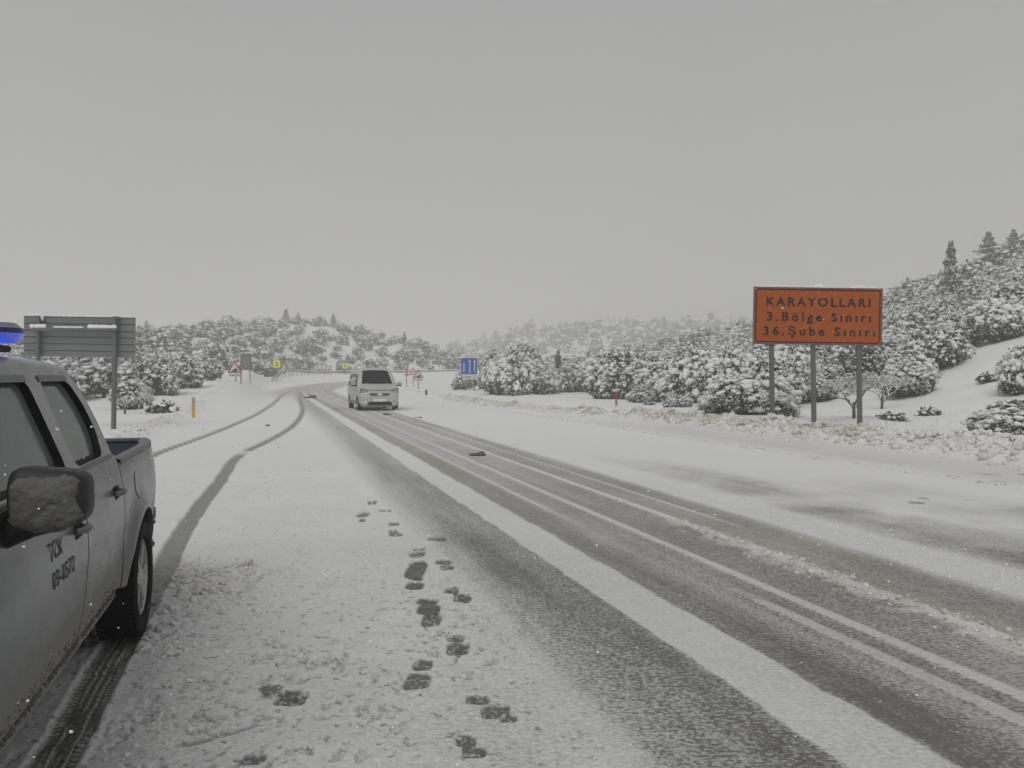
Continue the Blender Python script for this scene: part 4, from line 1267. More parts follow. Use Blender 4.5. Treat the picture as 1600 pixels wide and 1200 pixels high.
def tri(w, h, zc, k=1.0):
    return [(-w / 2 * k, zc - h / 3 * k), (w / 2 * k, zc - h / 3 * k), (0, zc + 2 * h / 3 * k)]
def triangle(w, h, zbot, plate=True, slope=True, pz=0.0):
    def f(t, z0):
        zc = zbot - z0 + h / 3
        b = MB().prism(round_poly(tri(w, h, zc), 4, 0.12), 'y', 0.0, 0.02).build('red_triangle', M_RED, t)
        MB().prism(round_poly(tri(w, h, zc, 0.70), 3, 0.08), 'y', -0.008, 0.0).build('white_field', M_WHT, b)
        if slope: MB().prism([(-w * 0.27, zc - h * 0.21), (w * 0.22, zc - h * 0.21), (w * 0.22, zc - h * 0.12), (w * 0.10, zc + h * 0.06)], 'y', -0.014, -0.008).build('black_slope_symbol', M_BLK, b)
        else: MB().prism([(-w * 0.03, zc - h * 0.18), (w * 0.03, zc - h * 0.18), (w * 0.04, zc + h * 0.2), (-w * 0.04, zc + h * 0.2)], 'y', -0.014, -0.008).build('black_symbol', M_BLK, b)
        if plate:
            p = MB(); p.box((0, 0.0, zbot - z0 - 0.17), (w * 0.75, 0.02, 0.24)); pl = p.build('distance_plate', M_WHT, t)
            for k in range(5):
                q = MB(); q.box((-w * 0.28 + k * w * 0.14, -0.014, zbot - z0 - 0.17), (w * 0.06, 0.006, 0.13)); q.build('plate_mark', M_BLK, pl)
    return f
sign_on_posts('warning_sign', 'red bordered steep slope triangle standing on the left verge', 'road sign', 366.5, 62, 2.2, 600, triangle(1.18, 1.02, 1.86), (0.08, 0.50))
sign_on_posts('warning_sign', 'red bordered steep slope triangle just right of the white van', 'road sign', 653.5, 80, 1.6, 608, triangle(1.16, 1.0, 1.38), (0.0,))
sign_on_posts('warning_sign', 'faded red triangle half hidden behind the nearer slope triangle right of the van', 'road sign', 645.5, 92, 1.6, 603, triangle(1.05, 0.95, 1.75, False, False), (0.0,))
sign_on_posts('warning_sign', 'small distant red and white triangle among the bushes before the guardrail', 'road sign', 455, 118, 2.6, 590, triangle(1.0, 0.95, 2.75, False, False), (0.0,))

def hazard(t, z0):
    m = MB(); m.box((0, 0, 2.1 - z0), (0.55, 0.03, 1.0)); b = m.build('white_board', M_WHT, t)
    for z in (1.80, 2.15, 2.42):
        MB().prism([(0.24, z - z0 - 0.16), (0.24, z - z0 + 0.0), (-0.02, z - z0 + 0.08), (0.24, z - z0 + 0.16), (0.12, z - z0 + 0.16), (-0.24, z - z0 + 0.04), (-0.24, z - z0), (0.1, z - z0 - 0.16)], 'y', -0.022, -0.016).build('red_stripe', M_RED, b)
sign_on_posts('hazard_marker', 'narrow red and white hazard board on a post right behind the white van', 'road sign', 635, 88, 1.8, 603, hazard, (0.0,))

def back_panel(w, h, zb):
    def f(t, z0):
        m = MB(); m.box((0, 0, zb + h / 2 - z0), (w, 0.03, h)); b = m.build('sign_back', M_PANEL, t)
        for k in (-0.3, 0.3):
            q = MB(); q.box((0, -0.03, zb + h / 2 - z0 + k * h), (w, 0.03, 0.06)); q.build('stiffener', M_STEEL, b)
        snow_lumps('snow_load', t, [(x, 0, zb + h + 0.02 - z0, 0.12, 0.06, 0.045) for x in np.arange(-w / 2, w / 2, 0.16)], 4)
    return f
sign_on_posts('sign_seen_from_behind', 'tall grey sign seen from behind next to the left warning triangle', 'road sign', 384.5, 75, 3.7, 598, back_panel(1.06, 1.55, 2.30), (-0.44, 0.40), proud=-0.05)

def chevron(x, z, w, h, th=0.35):
    return [(x - w / 2, z - h / 2), (x - w / 2 + w * th, z - h / 2), (x + w / 2, z), (x - w / 2 + w * th, z + h / 2), (x - w / 2, z + h / 2), (x + w / 2 - w * th, z)]
def yellow(w, zb):
    def f(t, z0):
        m = MB(); m.box((0, 0, zb + w / 2 - z0), (w, 0.03, w)); b = m.build('yellow_panel', M_YEL, t, bevel=0.01)
        MB().prism(chevron(0, zb + w / 2 - z0, w * 0.46, w * 0.52), 'y', -0.024, -0.017).build('black_chevron', M_BLK, b)
    return f
for px, d, w, zb, lab in ((432.5, 100, 0.96, 2.72, 'yellow bend arrow sign before the left end of the guardrail'), (538.5, 135, 0.90, 2.95, 'yellow bend arrow sign behind the guardrail just left of the van'),
                          (664, 150, 0.62, 3.0, 'pale yellow bend arrow sign behind the guardrail right of the van')):
    sign_on_posts('bend_arrow_sign', lab, 'road sign', px, d, zb + w * 0.8, 0, yellow(w, zb), (0.0,), proud=0.05)
def redboard(t, z0):
    for k in range(4):
        x = -1.2 + k * 0.8
        m = MB(); m.box((x, 0, 3.2 - z0), (0.76, 0.03, 0.72)); b = m.build('white_panel', M_WHT, t)
        MB().prism(chevron(x, 3.2 - z0, 0.44, 0.60, 0.42), 'y', -0.024, -0.017).build('red_chevron', M_RED, b)
sign_on_posts('chevron_board', 'row of four red chevrons on white boards behind the guardrail in the bend', 'road sign', 506, 137, 3.4, 0, redboard, (-1.4, 0.1, 1.3), proud=0.05)

def guardrail():
    pts = []
    for px, d in ((424, 98), (445, 108), (480, 124), (515, 132), (545, 136), (600, 139), (660, 142), (716, 145), (760, 148)):
        pts.append(((px - 800) / 1200 * d, d))
    L = catmull(pts, 8)
    t = thing('guardrail', 'long steel guardrail round the outside of the far bend', 'guardrail', (L[0][0], L[0][1], 0))
    ox, oy = L[0]
    seg, tot = [], 0.0
    for i in range(len(L) - 1): seg.append(math.dist(L[i], L[i + 1])); tot += seg[-1]
    def at(s):
        for i, q in enumerate(seg):
            if s <= q or i == len(seg) - 1:
                f = s / q; return L[i] * (1 - f) + L[i + 1] * f, (L[i + 1] - L[i]) / q
            s -= q
    m = MB(); rows = []
    for s in np.linspace(0, tot, 60):
        p, dr = at(s); z = float(terrain(np.array([p[0]]), np.array([p[1]]))[0]); nx, ny = dr[1], -dr[0]
        drop = 0.45 * max(0, 1 - s / 9)
        rows.append([(p[0] - ox + nx * o, p[1] - oy + ny * o, z + h - drop) for o, h in ((0.0, 0.90), (0.05, 0.86), (0.05, 0.80), (0.0, 0.76), (0.05, 0.72), (0.05, 0.66), (0.0, 0.60))])
    m.grid(rows); m.build('beam', M_GALV, t, solid=0.01)
    sn = MB(); sn.grid([[(r_[0][0] + o, r_[0][1] - o, r_[0][2] + h) for o, h in ((-0.06, 0), (0, 0.07), (0.06, 0))] for r_ in rows]); sn.build('snow_load', M_SNOW, t, solid=0.02)
    first = None
    for k in range(int(tot / 2.0)):
        p, dr = at(1 + k * 2.0); z = float(terrain(np.array([p[0]]), np.array([p[1]]))[0])
        drop = 0.45 * max(0, 1 - (1 + 2 * k) / 9)
        if first is None:
            q = MB(); q.box((0, 0, 0.25), (0.08, 0.07, 1.0)); first = q.build('post', M_STEEL, t); o = first
        else:
            o = first.copy(); COL.objects.link(o)
        o.location = (p[0] - ox - dr[1] * 0.08, p[1] - oy + dr[0] * 0.08, z - drop); o.rotation_euler = (0, 0, math.atan2(dr[1], dr[0]))
guardrail()

# short marker stub and roadside sticks
def stub(px, py, h, lab, w=0.12):
    x, y = G(px, py, float(z_along(np.array(G(px, py)[1]))))
    t = MB(); t.box((0, 0, h / 2 - 0.1), (w, w, h + 0.2)); o = t.build('marker_stub', M_PLAST, None, bevel=0.01)
    o.location = (x, y, zg(x, y)); tag(o, lab, 'marker post')
stub(666, 607, 0.40, 'short dark stub post in the snow right of the slope triangle', 0.16)

# clods fallen from passing vehicles
def clod(px, py, parts, lab, seed, d=0.6):
    x, y = G(px, py, float(z_along(np.array(min(G(px, py)[1], 70)))))
    rg = np.random.default_rng(seed)
    V0, F0 = ICO2
    VV, FF = [], []
    for i, (ox, oy, rx, ry, rz) in enumerate(parts):
        V = V0 * (1 + rg.uniform(-0.22, 0.22, (len(V0), 1))) * np.array([rx, ry, rz]) + np.array([ox, oy, rz * 0.5])
        VV.append(V); FF.append(F0 + i * len(V0))
    o = mk('slush_clod', np.concatenate(VV), np.concatenate(FF), M_ICE, attrs={'dirt': np.full(len(VV) * len(V0), d)})
    o.location = (x, y, zg(x, y)); tag(o, lab, 'slush clod')
clod(746, 712, [(0, 0, 0.15, 0.10, 0.035), (0.08, 0.02, 0.08, 0.08, 0.055), (-0.10, 0.25, 0.10, 0.03, 0.012)], 'flat brown clod of slush lying between the wheel tracks in front of the van', 1)
clod(487, 622, [(0, 0, 0.24, 0.2, 0.16), (-0.42, 0, 0.2, 0.16, 0.08), (0.2, 0.1, 0.12, 0.1, 0.14)], 'brown clods of slush on the road left of the white van', 2)
clod(603, 648.5, [(0, 0, 0.16, 0.12, 0.05), (0.14, 0, 0.08, 0.07, 0.03)], 'dark clod of slush on the snow just below the van bumper', 3)
clod(418, 666, [(0, 0, 0.07, 0.05, 0.04)], 'tiny dark clod between the two tyre tracks', 4)
clod(656, 653, [(0, 0, 0.09, 0.05, 0.03), (-0.16, 0, 0.05, 0.04, 0.02)], 'small dark clod right of the van on the thin white line', 5)

# ------------------------------------------------------------------ snow-laden shrubs, trees and the scrub on the hills
def leaves(P, rad, size, rng, asp=(0.45, 0.8)):
    """small leaf-like quads round a set of points"""
    n = len(P)
    D = rng.normal(0, 1, (n, 3)); D /= np.linalg.norm(D, axis=1)[:, None]
    C = P + D * (rad * rng.random(n) ** 0.5)[:, None] if np.ndim(rad) else P + D * (rad * rng.random(n) ** 0.5)[:, None]
    a = rng.normal(0, 1, (n, 3)); a /= np.linalg.norm(a, axis=1)[:, None]
    b = np.cross(a, rng.normal(0, 1, (n, 3))); b /= np.linalg.norm(b, axis=1)[:, None]
    s = size * rng.uniform(0.6, 1.4, n)[:, None]
    k = rng.uniform(*asp, n)[:, None]
    V = np.stack([C - a * s, C - b * s * k, C + a * s, C + b * s * k], 1).reshape(-1, 3)
    return V, np.arange(4 * n).reshape(n, 4)

def crown(rng, lobes, n, zmin=0.05):
    L = np.array(lobes, float)
    wgt = L[:, 3] * L[:, 5]; wgt = wgt / wgt.sum()
    out, nor = [], []
    while len(out) < n:
        k = rng.choice(len(L), p=wgt)
        d = rng.normal(0, 1, 3); d /= np.linalg.norm(d)
        if d[2] < -0.45: continue
        p = L[k, :3] + d * L[k, 3:6] * rng.uniform(0.78, 1.06)
        if p[2] < zmin: continue
        q = (p - L[:, :3]) / L[:, 3:6]
        if ((q ** 2).sum(1) < 0.45).any(): continue
        out.append(p); nor.append(d)
    return np.array(out), np.array(nor)

def conifer_points(rng, R_, H, n):
    """whorls of drooping boughs round a stem, thinning to a spire"""
    f = rng.random(n) ** 1.35
    f[:3] = (0.94, 0.975, 0.90)
    tier = 0.72 + 0.38 * np.cos(f * 2 * np.pi * 7)
    rad = (R_ * (1 - f) ** 0.72 * (0.30 + 0.70 * rng.random(n) ** 0.6)) * tier
    a = rng.uniform(0, 2 * np.pi, n)
    lop = 1 + 0.22 * np.sin(a * 2 + R_ * 9) + 0.12 * np.sin(a * 3 + f * 9)
    P = np.stack([rad * lop * np.cos(a), rad * lop * np.sin(a), H * (0.07 + 0.93 * f) - rad * 0.22], 1)
    N = np.stack([np.cos(a) * 0.8, np.sin(a) * 0.8, np.full(n, 0.45)], 1)
    return P, N, 1.15 - 0.72 * f

def shrub_arrays(seed, lobes, n, r, nleaf, ls, base, extra=0, snow=1.0, zs=0.6, cone=None):
    rng = np.random.default_rng(seed)
    if cone:
        P, N, taper = conifer_points(rng, cone[0], cone[1], n)
        rr = r * rng.uniform(0.55, 1.35, n) * taper
        lobes = [(0, 0, cone[1] * (0.2 + 0.1 * k), cone[0] * (0.5 - 0.06 * k), cone[0] * (0.5 - 0.06 * k), cone[1] * 0.12) for k in range(7)]
    else:
        P, N = crown(rng, lobes, n)
        rr = r * (0.32 + 1.35 * rng.random(n) ** 3.0)
    on = (N[:, 2] > -0.15) & (rng.random(n) < snow)
    Ps, rs, Ns = P[on], rr[on], N[on]
    # snow pads: flat cushions that follow the boughs outward and down
    m_ = len(Ps)
    out = Ns * np.array([1, 1, 0]) + rng.normal(0, 0.35, (m_, 3)) * np.array([1, 1, 0])
    out /= np.linalg.norm(out, axis=1)[:, None] + 1e-6
    out[:, 2] = -rng.uniform(0.0, 0.75, m_) * (1.1 - np.clip(Ns[:, 2], 0, 1))
    out /= np.linalg.norm(out, axis=1)[:, None]
    side = np.cross(out, np.array([0, 0, 1.0])); side /= np.linalg.norm(side, axis=1)[:, None] + 1e-6
    up = np.cross(side, out)
    V0, F0 = base
    a_, b_, c_ = rs * rng.uniform(0.8, 1.6, m_), rs * rng.uniform(0.45, 0.95, m_), rs * rng.uniform(0.28, 0.55, m_) * zs / 0.55
    W = V0[None] * (1 + rng.uniform(-0.34, 0.34, (m_, len(V0), 1)))
    C = Ps + Ns * rs[:, None] * 0.2 + np.array([0, 0, 1]) * rs[:, None] * 0.2
    SV = (C[:, None] + W[:, :, :1] * (out * a_[:, None])[:, None] + W[:, :, 1:2] * (side * b_[:, None])[:, None] + W[:, :, 2:] * (up * c_[:, None])[:, None]).reshape(-1, 3)
    SF = (F0[None] + (np.arange(m_) * len(V0))[:, None, None]).reshape(-1, 3)
    WQ = np.zeros((0, 4), int)
    if extra:                                   # snow caught on single leaves and twigs
        k = rng.integers(0, n, extra)
        V2, WQ = leaves(P[k], rr[k] * 1.5, ls * 0.95, rng, (0.35, 0.8))
        WQ = WQ + len(SV); SV = np.concatenate([SV, V2])
    k = np.repeat(np.arange(n), nleaf)
    LV, LF = leaves(P[k] + np.array([0, 0, 1]) * (rr[k] * rng.uniform(-1.1, 0.45, len(k)))[:, None] - N[k] * (rr[k] * 0.15)[:, None], rr[k] * 1.5, ls, rng)
    L = np.array(lobes, float)
    m = n * max(2, nleaf // 2)
    kk = rng.choice(len(L), m)
    d = rng.normal(0, 1, (m, 3)); d /= np.linalg.norm(d, axis=1)[:, None]
    I = L[kk, :3] + d * L[kk, 3:6] * (0.84 * rng.random(m) ** 0.4)[:, None]
    I[:, 2] = np.maximum(I[:, 2], 0.03)
    IV, IF = leaves(I, 0.05, ls * 1.8, rng, (0.6, 0.9))
    LF = np.concatenate([LF, IF + len(LV)]); LV = np.concatenate([LV, IV])
    for A in (SV, LV): A[:, 2] = np.maximum(A[:, 2], -0.12)
    return SV, (SF, WQ), LV, LF

def stems(rng, R_, H, n=5):
    m = MB()
    for k in range(n):
        a = rng.uniform(0, 6.28); q = rng.uniform(0.2, 0.6) * R_
        m.tube([(0.06 * math.cos(a), 0.06 * math.sin(a), -0.3), (q * 0.4 * math.cos(a), q * 0.4 * math.sin(a), H * 0.3), (q * math.cos(a), q * math.sin(a), H * 0.75)], [0.05, 0.035, 0.012], 5, cap=False)
    return m

PROTO = {}
def make_plant(name, seed, lobes, n, r, nleaf, ls, base, extra, leafmat, snow=1.0, zs=0.6, trunk=None, cone=None):
    """hidden-nowhere prototype: only the mesh data are kept, placed later"""
    SV, SF, LV, LF = shrub_arrays(seed, lobes, n, r, nleaf, ls, base, extra, snow, zs, cone)
    a = mk('foliage', LV, LF, leafmat, smooth_on=False, link=False)
    b = mk('snow_load', SV, [SF[0], SF[1]], M_SNOW, link=False)
    a['kind'] = b['kind'] = 'stuff'
    rng = np.random.default_rng(seed)
    R_, H = cone if cone else (max(abs(l[0]) + l[3] for l in lobes), max(l[2] + l[5] for l in lobes))
    m = stems(rng, R_, H) if trunk is None else trunk
    c = m.build('trunk' if trunk is not None else 'stems', M_BARK)
    COL.objects.unlink(c)
    PROTO[name] = (a, b, c)

def rnd_lobes(seed, R_, H, k, flat=0.8):
    rg = np.random.default_rng(seed)
    L = [(0, 0, H * 0.42, R_ * 0.72, R_ * 0.72, H * 0.56)]
    for i in range(k):
        a = 2 * math.pi * (i + rg.uniform(-0.3, 0.3)) / k
        q = R_ * rg.uniform(0.35, 0.62)
        L.append((q * math.cos(a), q * math.sin(a), H * rg.uniform(0.18, 0.5), R_ * rg.uniform(0.30, 0.48), R_ * rg.uniform(0.30, 0.48), H * rg.uniform(0.28, 0.45)))
    return L

def trunk_mb(H, r0):
    m = MB(); m.tube([(0, 0, -0.4), (0.02, 0.01, H * 0.4), (-0.01, 0.02, H * 0.95)], [r0, r0 * 0.7, r0 * 0.12], 7, cap=False)
    for k in range(9):
        a = k * 2.4; z = H * (0.2 + 0.07 * k); q = H * 0.22 * (1 - k / 11)
        m.tube([(0, 0, z), (q * math.cos(a), q * math.sin(a), z + 0.03 * H)], [r0 * 0.35, r0 * 0.1], 5, cap=False)
    return m

# detailed shrubs for the near roadside (unit: metres, about 1.5 m radius)
for k in range(3):
    make_plant(f'near{k}', 100 + k, rnd_lobes(200 + k, 1.5, 1.65, 7), 1150, 0.125, 11, 0.045, ICO2, 9000, M_LEAF, 0.92, 0.60)
# middle distance
for k in range(5):
    make_plant(f'mid{k}', 120 + k, rnd_lobes(220 + k, 1.6, 1.9, 6), 640, 0.150, 6, 0.070, ICO1, 3900, M_LEAF, 0.92, 0.52)
for k in range(3):
    make_plant(f'far{k}', 140 + k, rnd_lobes(240 + k, 1.9, 2.2, 5), 300, 0.22, 4, 0.115, ICO1, 1300, M_LEAF, 0.92, 0.52)
for k in range(3):
    make_plant(f'pine{k}', 160 + k, None, 520, 0.135, 6, 0.09, ICO1, 700, M_NEEDLE, 0.80, 0.5, trunk=trunk_mb(4.2, 0.10), cone=(1.05 + 0.1 * k, 4.2))
make_plant('low0', 180, rnd_lobes(280, 0.55, 0.30, 5), 50, 0.085, 14, 0.05, ICO1, 120, M_LEAF, 0.95, 0.6)

def place(proto, name, x, y, s, rot, label, cat, group=None, sz=None, detail=True, sink=0.05):
    z = float(terrain(np.array([x]), np.array([y]))[0])
    t = bpy.data.objects.new(name, None)
    t.empty_display_size = 0.3
    COL.objects.link(t)
    t.location = (x, y, z - sink); t.rotation_euler = (0, 0, rot)
    t.scale = (s, s, sz if sz else s)
    t['label'] = label; t['category'] = cat
    if group: t['group'] = group
    for k, src in enumerate(PROTO[proto]):
        if k == 2 and not detail: continue
        c = src.copy(); COL.objects.link(c); c.parent = t
    return t

rng = np.random.default_rng(77)
TAKEN = []
def shrub(proto, px, d, wid, hgt, label, cat='shrub', name='snowy_shrub', rot=None, baseR=1.55, baseH=1.9):
    x = (px - 800) / 1200 * d
    s = wid / 2 / baseR
    TAKEN.append((x, d, wid / 2))
    return place(proto, name, x, d, s, rng.uniform(0, 6.28) if rot is None else rot, label, cat, None, hgt / baseH)

# the ones the photograph lets you point at
shrub('near0', 1182, 27.0, 3.3, 1.75, 'rounded shrub thick with snow right behind the left post of the orange sign', baseR=1.5)
shrub('near1', 1120, 28.5, 1.7, 1.05, 'low shrub under snow left of the rounded shrub behind the orange sign', baseR=1.5)
shrub('near2', 1588, 18.6, 2.1, 0.98, 'broad low shrub with hanging snow fingers at the right edge beside the snow bank', baseR=1.5)
shrub('near1', 779, 57.0, 2.9, 2.6, 'left part of the big thicket next to the blue lane sign', baseR=1.5, baseH=1.75)
shrub('near0', 808, 55.5, 3.9, 3.1, 'tall snow-covered shrub with a dark hollow right of the blue lane sign', baseR=1.5, baseH=1.75)
shrub('near2', 843, 59.0, 3.4, 2.7, 'right shoulder of the thicket beside the blue lane sign', baseR=1.5, baseH=1.75)
shrub('mid0', 726, 73.0, 2.6, 1.9, 'small dark shrub behind the posts of the blue lane sign')
shrub('mid3', 815, 66.0, 5.2, 4.2, 'high shrub rising behind the thicket by the blue lane sign')
shrub('mid1', 772, 74.0, 3.6, 3.9, 'shrub whose top shows over the blue lane sign on its right')
shrub('pine0', 872, 66.0, 2.0, 3.6, 'dark conical young conifer standing between two thickets right of the blue sign', 'conifer', 'snowy_conifer', baseR=1.15, baseH=4.2)
shrub('near1', 903, 66.0, 3.9, 2.9, 'snow-capped shrub at the left end of the thicket behind the rust red marker', baseR=1.5)
shrub('near0', 945, 61.0, 4.5, 3.7, 'heaped shrub with a dark belly behind and left of the rust red marker', baseR=1.5)
shrub('near2', 992, 49.0, 3.7, 2.9, 'shrub directly behind the rust red marker post', baseR=1.5)
shrub('mid2', 1003, 39.5, 1.8, 0.95, 'sprawling low shrub in the snow just right of the rust red marker post')
shrub('near1', 1040, 40.0, 3.4, 2.6, 'shrub with drooping white boughs midway between marker post and orange sign', baseR=1.5)
shrub('near2', 1088, 38.0, 3.6, 3.0, 'tall shrub with a dark opening left of the orange sign', baseR=1.5)
shrub('near0', 1140, 36.0, 3.4, 3.0, 'tall shrub directly left below the orange sign board', baseR=1.5)
shrub('near1', 1240, 38.0, 3.4, 2.9, 'shrub between left and middle post of the orange sign, farther back', baseR=1.5)
shrub('mid0', 1060, 33.5, 1.4, 0.6, 'little shrub half buried in the snow in front of the drooping shrub')
shrub('near2', 1420, 34.0, 2.4, 1.7, 'compact shrub on open snow right of the orange sign', baseR=1.5)
shrub('near0', 1490, 36.5, 2.2, 1.1, 'low wide shrub on the slope right of the orange sign', baseR=1.5)
shrub('near1', 1560, 40.0, 3.4, 2.5, 'large shrub on the slope near the right picture edge', baseR=1.5)
shrub('near2', 1600, 27.0, 1.8, 1.9, 'upright shrub cut by the right picture edge above the hanging snow shrub', baseR=1.5)
shrub('near1', 1404, 45.0, 3.4, 2.3, 'dense shrub on the slope just right of the orange sign edge, halfway up', baseR=1.5)
shrub('mid1', 1452, 40.5, 1.9, 1.0, 'small shrub alone on the open snow slope right of the orange sign')
shrub('near0', 1518, 50.0, 3.6, 2.4, 'broad shrub on the slope above the open snow field', baseR=1.5)
shrub('mid3', 1590, 56.0, 3.4, 2.3, 'shrub at the right picture edge, above the open snow field')
shrub('mid4', 1478, 58.0, 3.2, 2.2, 'shrub on the upper rim of the open snow field')
shrub('low0', 1395, 24.5, 1.1, 0.22, 'small dark tuft of twigs poking from the snow right of the sign posts', 'plant', 'snowy_tuft', baseR=0.55, baseH=0.3)
shrub('low0', 1450, 25.5, 0.9, 0.26, 'larger tuft in the snow midway between the sign and the right shrub', 'plant', 'snowy_tuft', baseR=0.55, baseH=0.3)
shrub('low0', 1545, 30.0, 1.0, 0.30, 'tuft on the slope above the hanging snow shrub', 'plant', 'snowy_tuft', baseR=0.55, baseH=0.3)
shrub('low0', 1015, 37.0, 0.7, 0.25, 'tiny tuft in the snow beside the rust red marker', 'plant', 'snowy_tuft', baseR=0.55, baseH=0.3)
shrub('low0', 255, 33.5, 1.6, 0.45, 'twiggy bush on the left verge behind the yellow marker', 'plant', 'snowy_tuft', baseR=0.55, baseH=0.3)
shrub('mid1', 205, 37.0, 2.2, 1.4, 'loose shrub seen just right of the slatted sign post at the edge of the verge')
shrub('mid3', 240, 46.0, 3.4, 2.4, 'shrub with dark foot beyond the slatted sign, left of the yellow marker')
shrub('mid4', 282, 52.0, 3.2, 2.3, 'shrub rising behind the yellow marker post')
shrub('mid2', 322, 68.0, 3.4, 2.3, 'wide white shrub between yellow marker and left warning triangle')
shrub('mid0', 175, 44.0, 3.0, 2.4, 'shrub hidden partly by the post of the slatted sign')

# bare trees with rime on every twig
def bare_tree(px, d, H, spread, label, seed, depth=7, lean=0.0, n0=3):
    x = (px - 800) / 1200 * d
    z = float(terrain(np.array([x]), np.array([d]))[0])
    t = thing('bare_tree', label, 'tree', (x, d, z - 0.05))
    TAKEN.append((x, d, spread))
    rg = random.Random(seed)
    segs = []
    def grow(p, v, L, r, k):
        q = p + v * L
        segs.append((p, q, r, r * 0.72, k))
        if k == 0: return
        for _ in range(2 if k > 3 else rg.choice((2, 3, 3))):
            w = Vector((rg.gauss(0, 1), rg.gauss(0, 1), rg.gauss(0.25, 0.6))).normalized()
            nv = (v * 0.9 + w * rg.uniform(0.45, 0.8)).normalized()
            grow(q, nv, L * rg.uniform(0.66, 0.86), r * 0.66, k - 1)
    for i in range(n0):
        a = 6.28 * i / n0 + rg.uniform(-0.5, 0.5)
        v = Vector((math.cos(a) * 0.65 + lean, math.sin(a) * 0.65, 0.85)).normalized()
        grow(Vector((0, 0, 0.0)) + Vector((lean * 0.15, 0, 0.28 * H * (0.6 + 0.3 * i / n0))), v, H * 0.185, 0.034, depth)
    tr = MB(); tr.tube([(0, 0, -0.3), (lean * 0.08, 0, 0.15 * H), (lean * 0.15, 0, 0.30 * H)], [0.065, 0.05, 0.04], 7)
    for a, b, r0, r1, k in segs:
        if k >= 4: tr.tube([a, b], [r0, r1], 5, cap=False)
    tr.build('trunk', M_BARK, t)
    tw, sn = MB(), MB()
    for a, b, r0, r1, k in segs:
        if k < 4: tw.tube([a, b], [max(r0, 0.006), max(r1, 0.005)], 3, cap=False)
        up = Vector((0, 0, 0.010))
        if rg.random() < 0.88: sn.tube([a + up, (a + b) / 2 + up * 1.6, b + up], [max(r0, 0.006) * 0.9 + 0.004, 0.011 + r0 * 0.6, 0.008], 4, cap=False)
    tw.build('twigs', M_TWIG, t, recalc=False)['kind'] = 'stuff'; sn.build('snow_load', M_SNOW, t, recalc=False)['kind'] = 'stuff'
    return t
bare_tree(1335, 25.0, 1.95, 1.2, 'bare rimed tree with a forked dark trunk behind the right post of the orange sign', 5, lean=-0.15, n0=4)
bare_tree(1378, 29.0, 1.70, 1.0, 'smaller bare rimed tree just right of the right post of the orange sign', 8, lean=0.1, n0=3)
bare_tree(1050, 36.5, 0.9, 0.7, 'low bare bush covered in rime left of the orange sign', 13, depth=5, n0=4)
bare_tree(228, 35.0, 1.1, 0.8, 'bare twisted bush on the left verge beside the slatted sign', 17, depth=5, n0=4)
bare_tree(195, 33.0, 1.0, 0.8, 'bare bush with drooping rimed twigs at the foot of the slatted sign post', 21, depth=5, n0=4)

# dry grass stalks poking through the snow on the right
st_m = MB()
rs = random.Random(9)
for _ in range(60):
    py, px = rs.uniform(655, 702), rs.uniform(1380, 1590)
    x, y = G(px, py); y = min(y, 26); x = (px - 800) / 1200 * y
    z = zg(x, y); h = rs.uniform(0.06, 0.26)
    st_m.tube([(x, y, z - 0.03), (x + rs.gauss(0, 0.02), y, z + h)], [0.004, 0.002], 3, cap=False)
o = st_m.build('dry_grass_stalks', M_TWIG); tag(o, 'thin dry grass stalks sticking out of the snow right of the orange sign', 'grass', kind='stuff')

# ---------------- scatter over the hills
def scatter(n_try, r0, r1, a0, a1, gap, seed, keep):
    rg = np.random.default_rng(seed)
    out, cell = [], {}
    for x, y, rr in TAKEN: cell.setdefault((int(x // 3), int(y // 3)), []).append((x, y, rr * 0.8))
    R1 = np.sqrt(rg.uniform(r0 ** 2, r1 ** 2, n_try)); A = np.radians(rg.uniform(a0, a1, n_try))
    X, Y = R1 * np.sin(A), R1 * np.cos(A)
    ok = keep(X, Y, rg)
    for x, y in zip(X[ok], Y[ok]):
        r = math.hypot(x, y)
        g = gap * (1 + 0.0022 * max(0, r - 80)) * rg.uniform(0.75, 1.2)
        cx, cy = int(x // 3), int(y // 3)
        bad = False
        for i in (-2, -1, 0, 1, 2):
            for j in (-2, -1, 0, 1, 2):
                for u, v, w in cell.get((cx + i, cy + j), ()):
                    if (u - x) ** 2 + (v - y) ** 2 < max(g, w) ** 2: bad = True; break
                if bad: break
            if bad: break
        if bad: continue
        cell.setdefault((cx, cy), []).append((x, y, g))
        out.append((x, y))
    return out

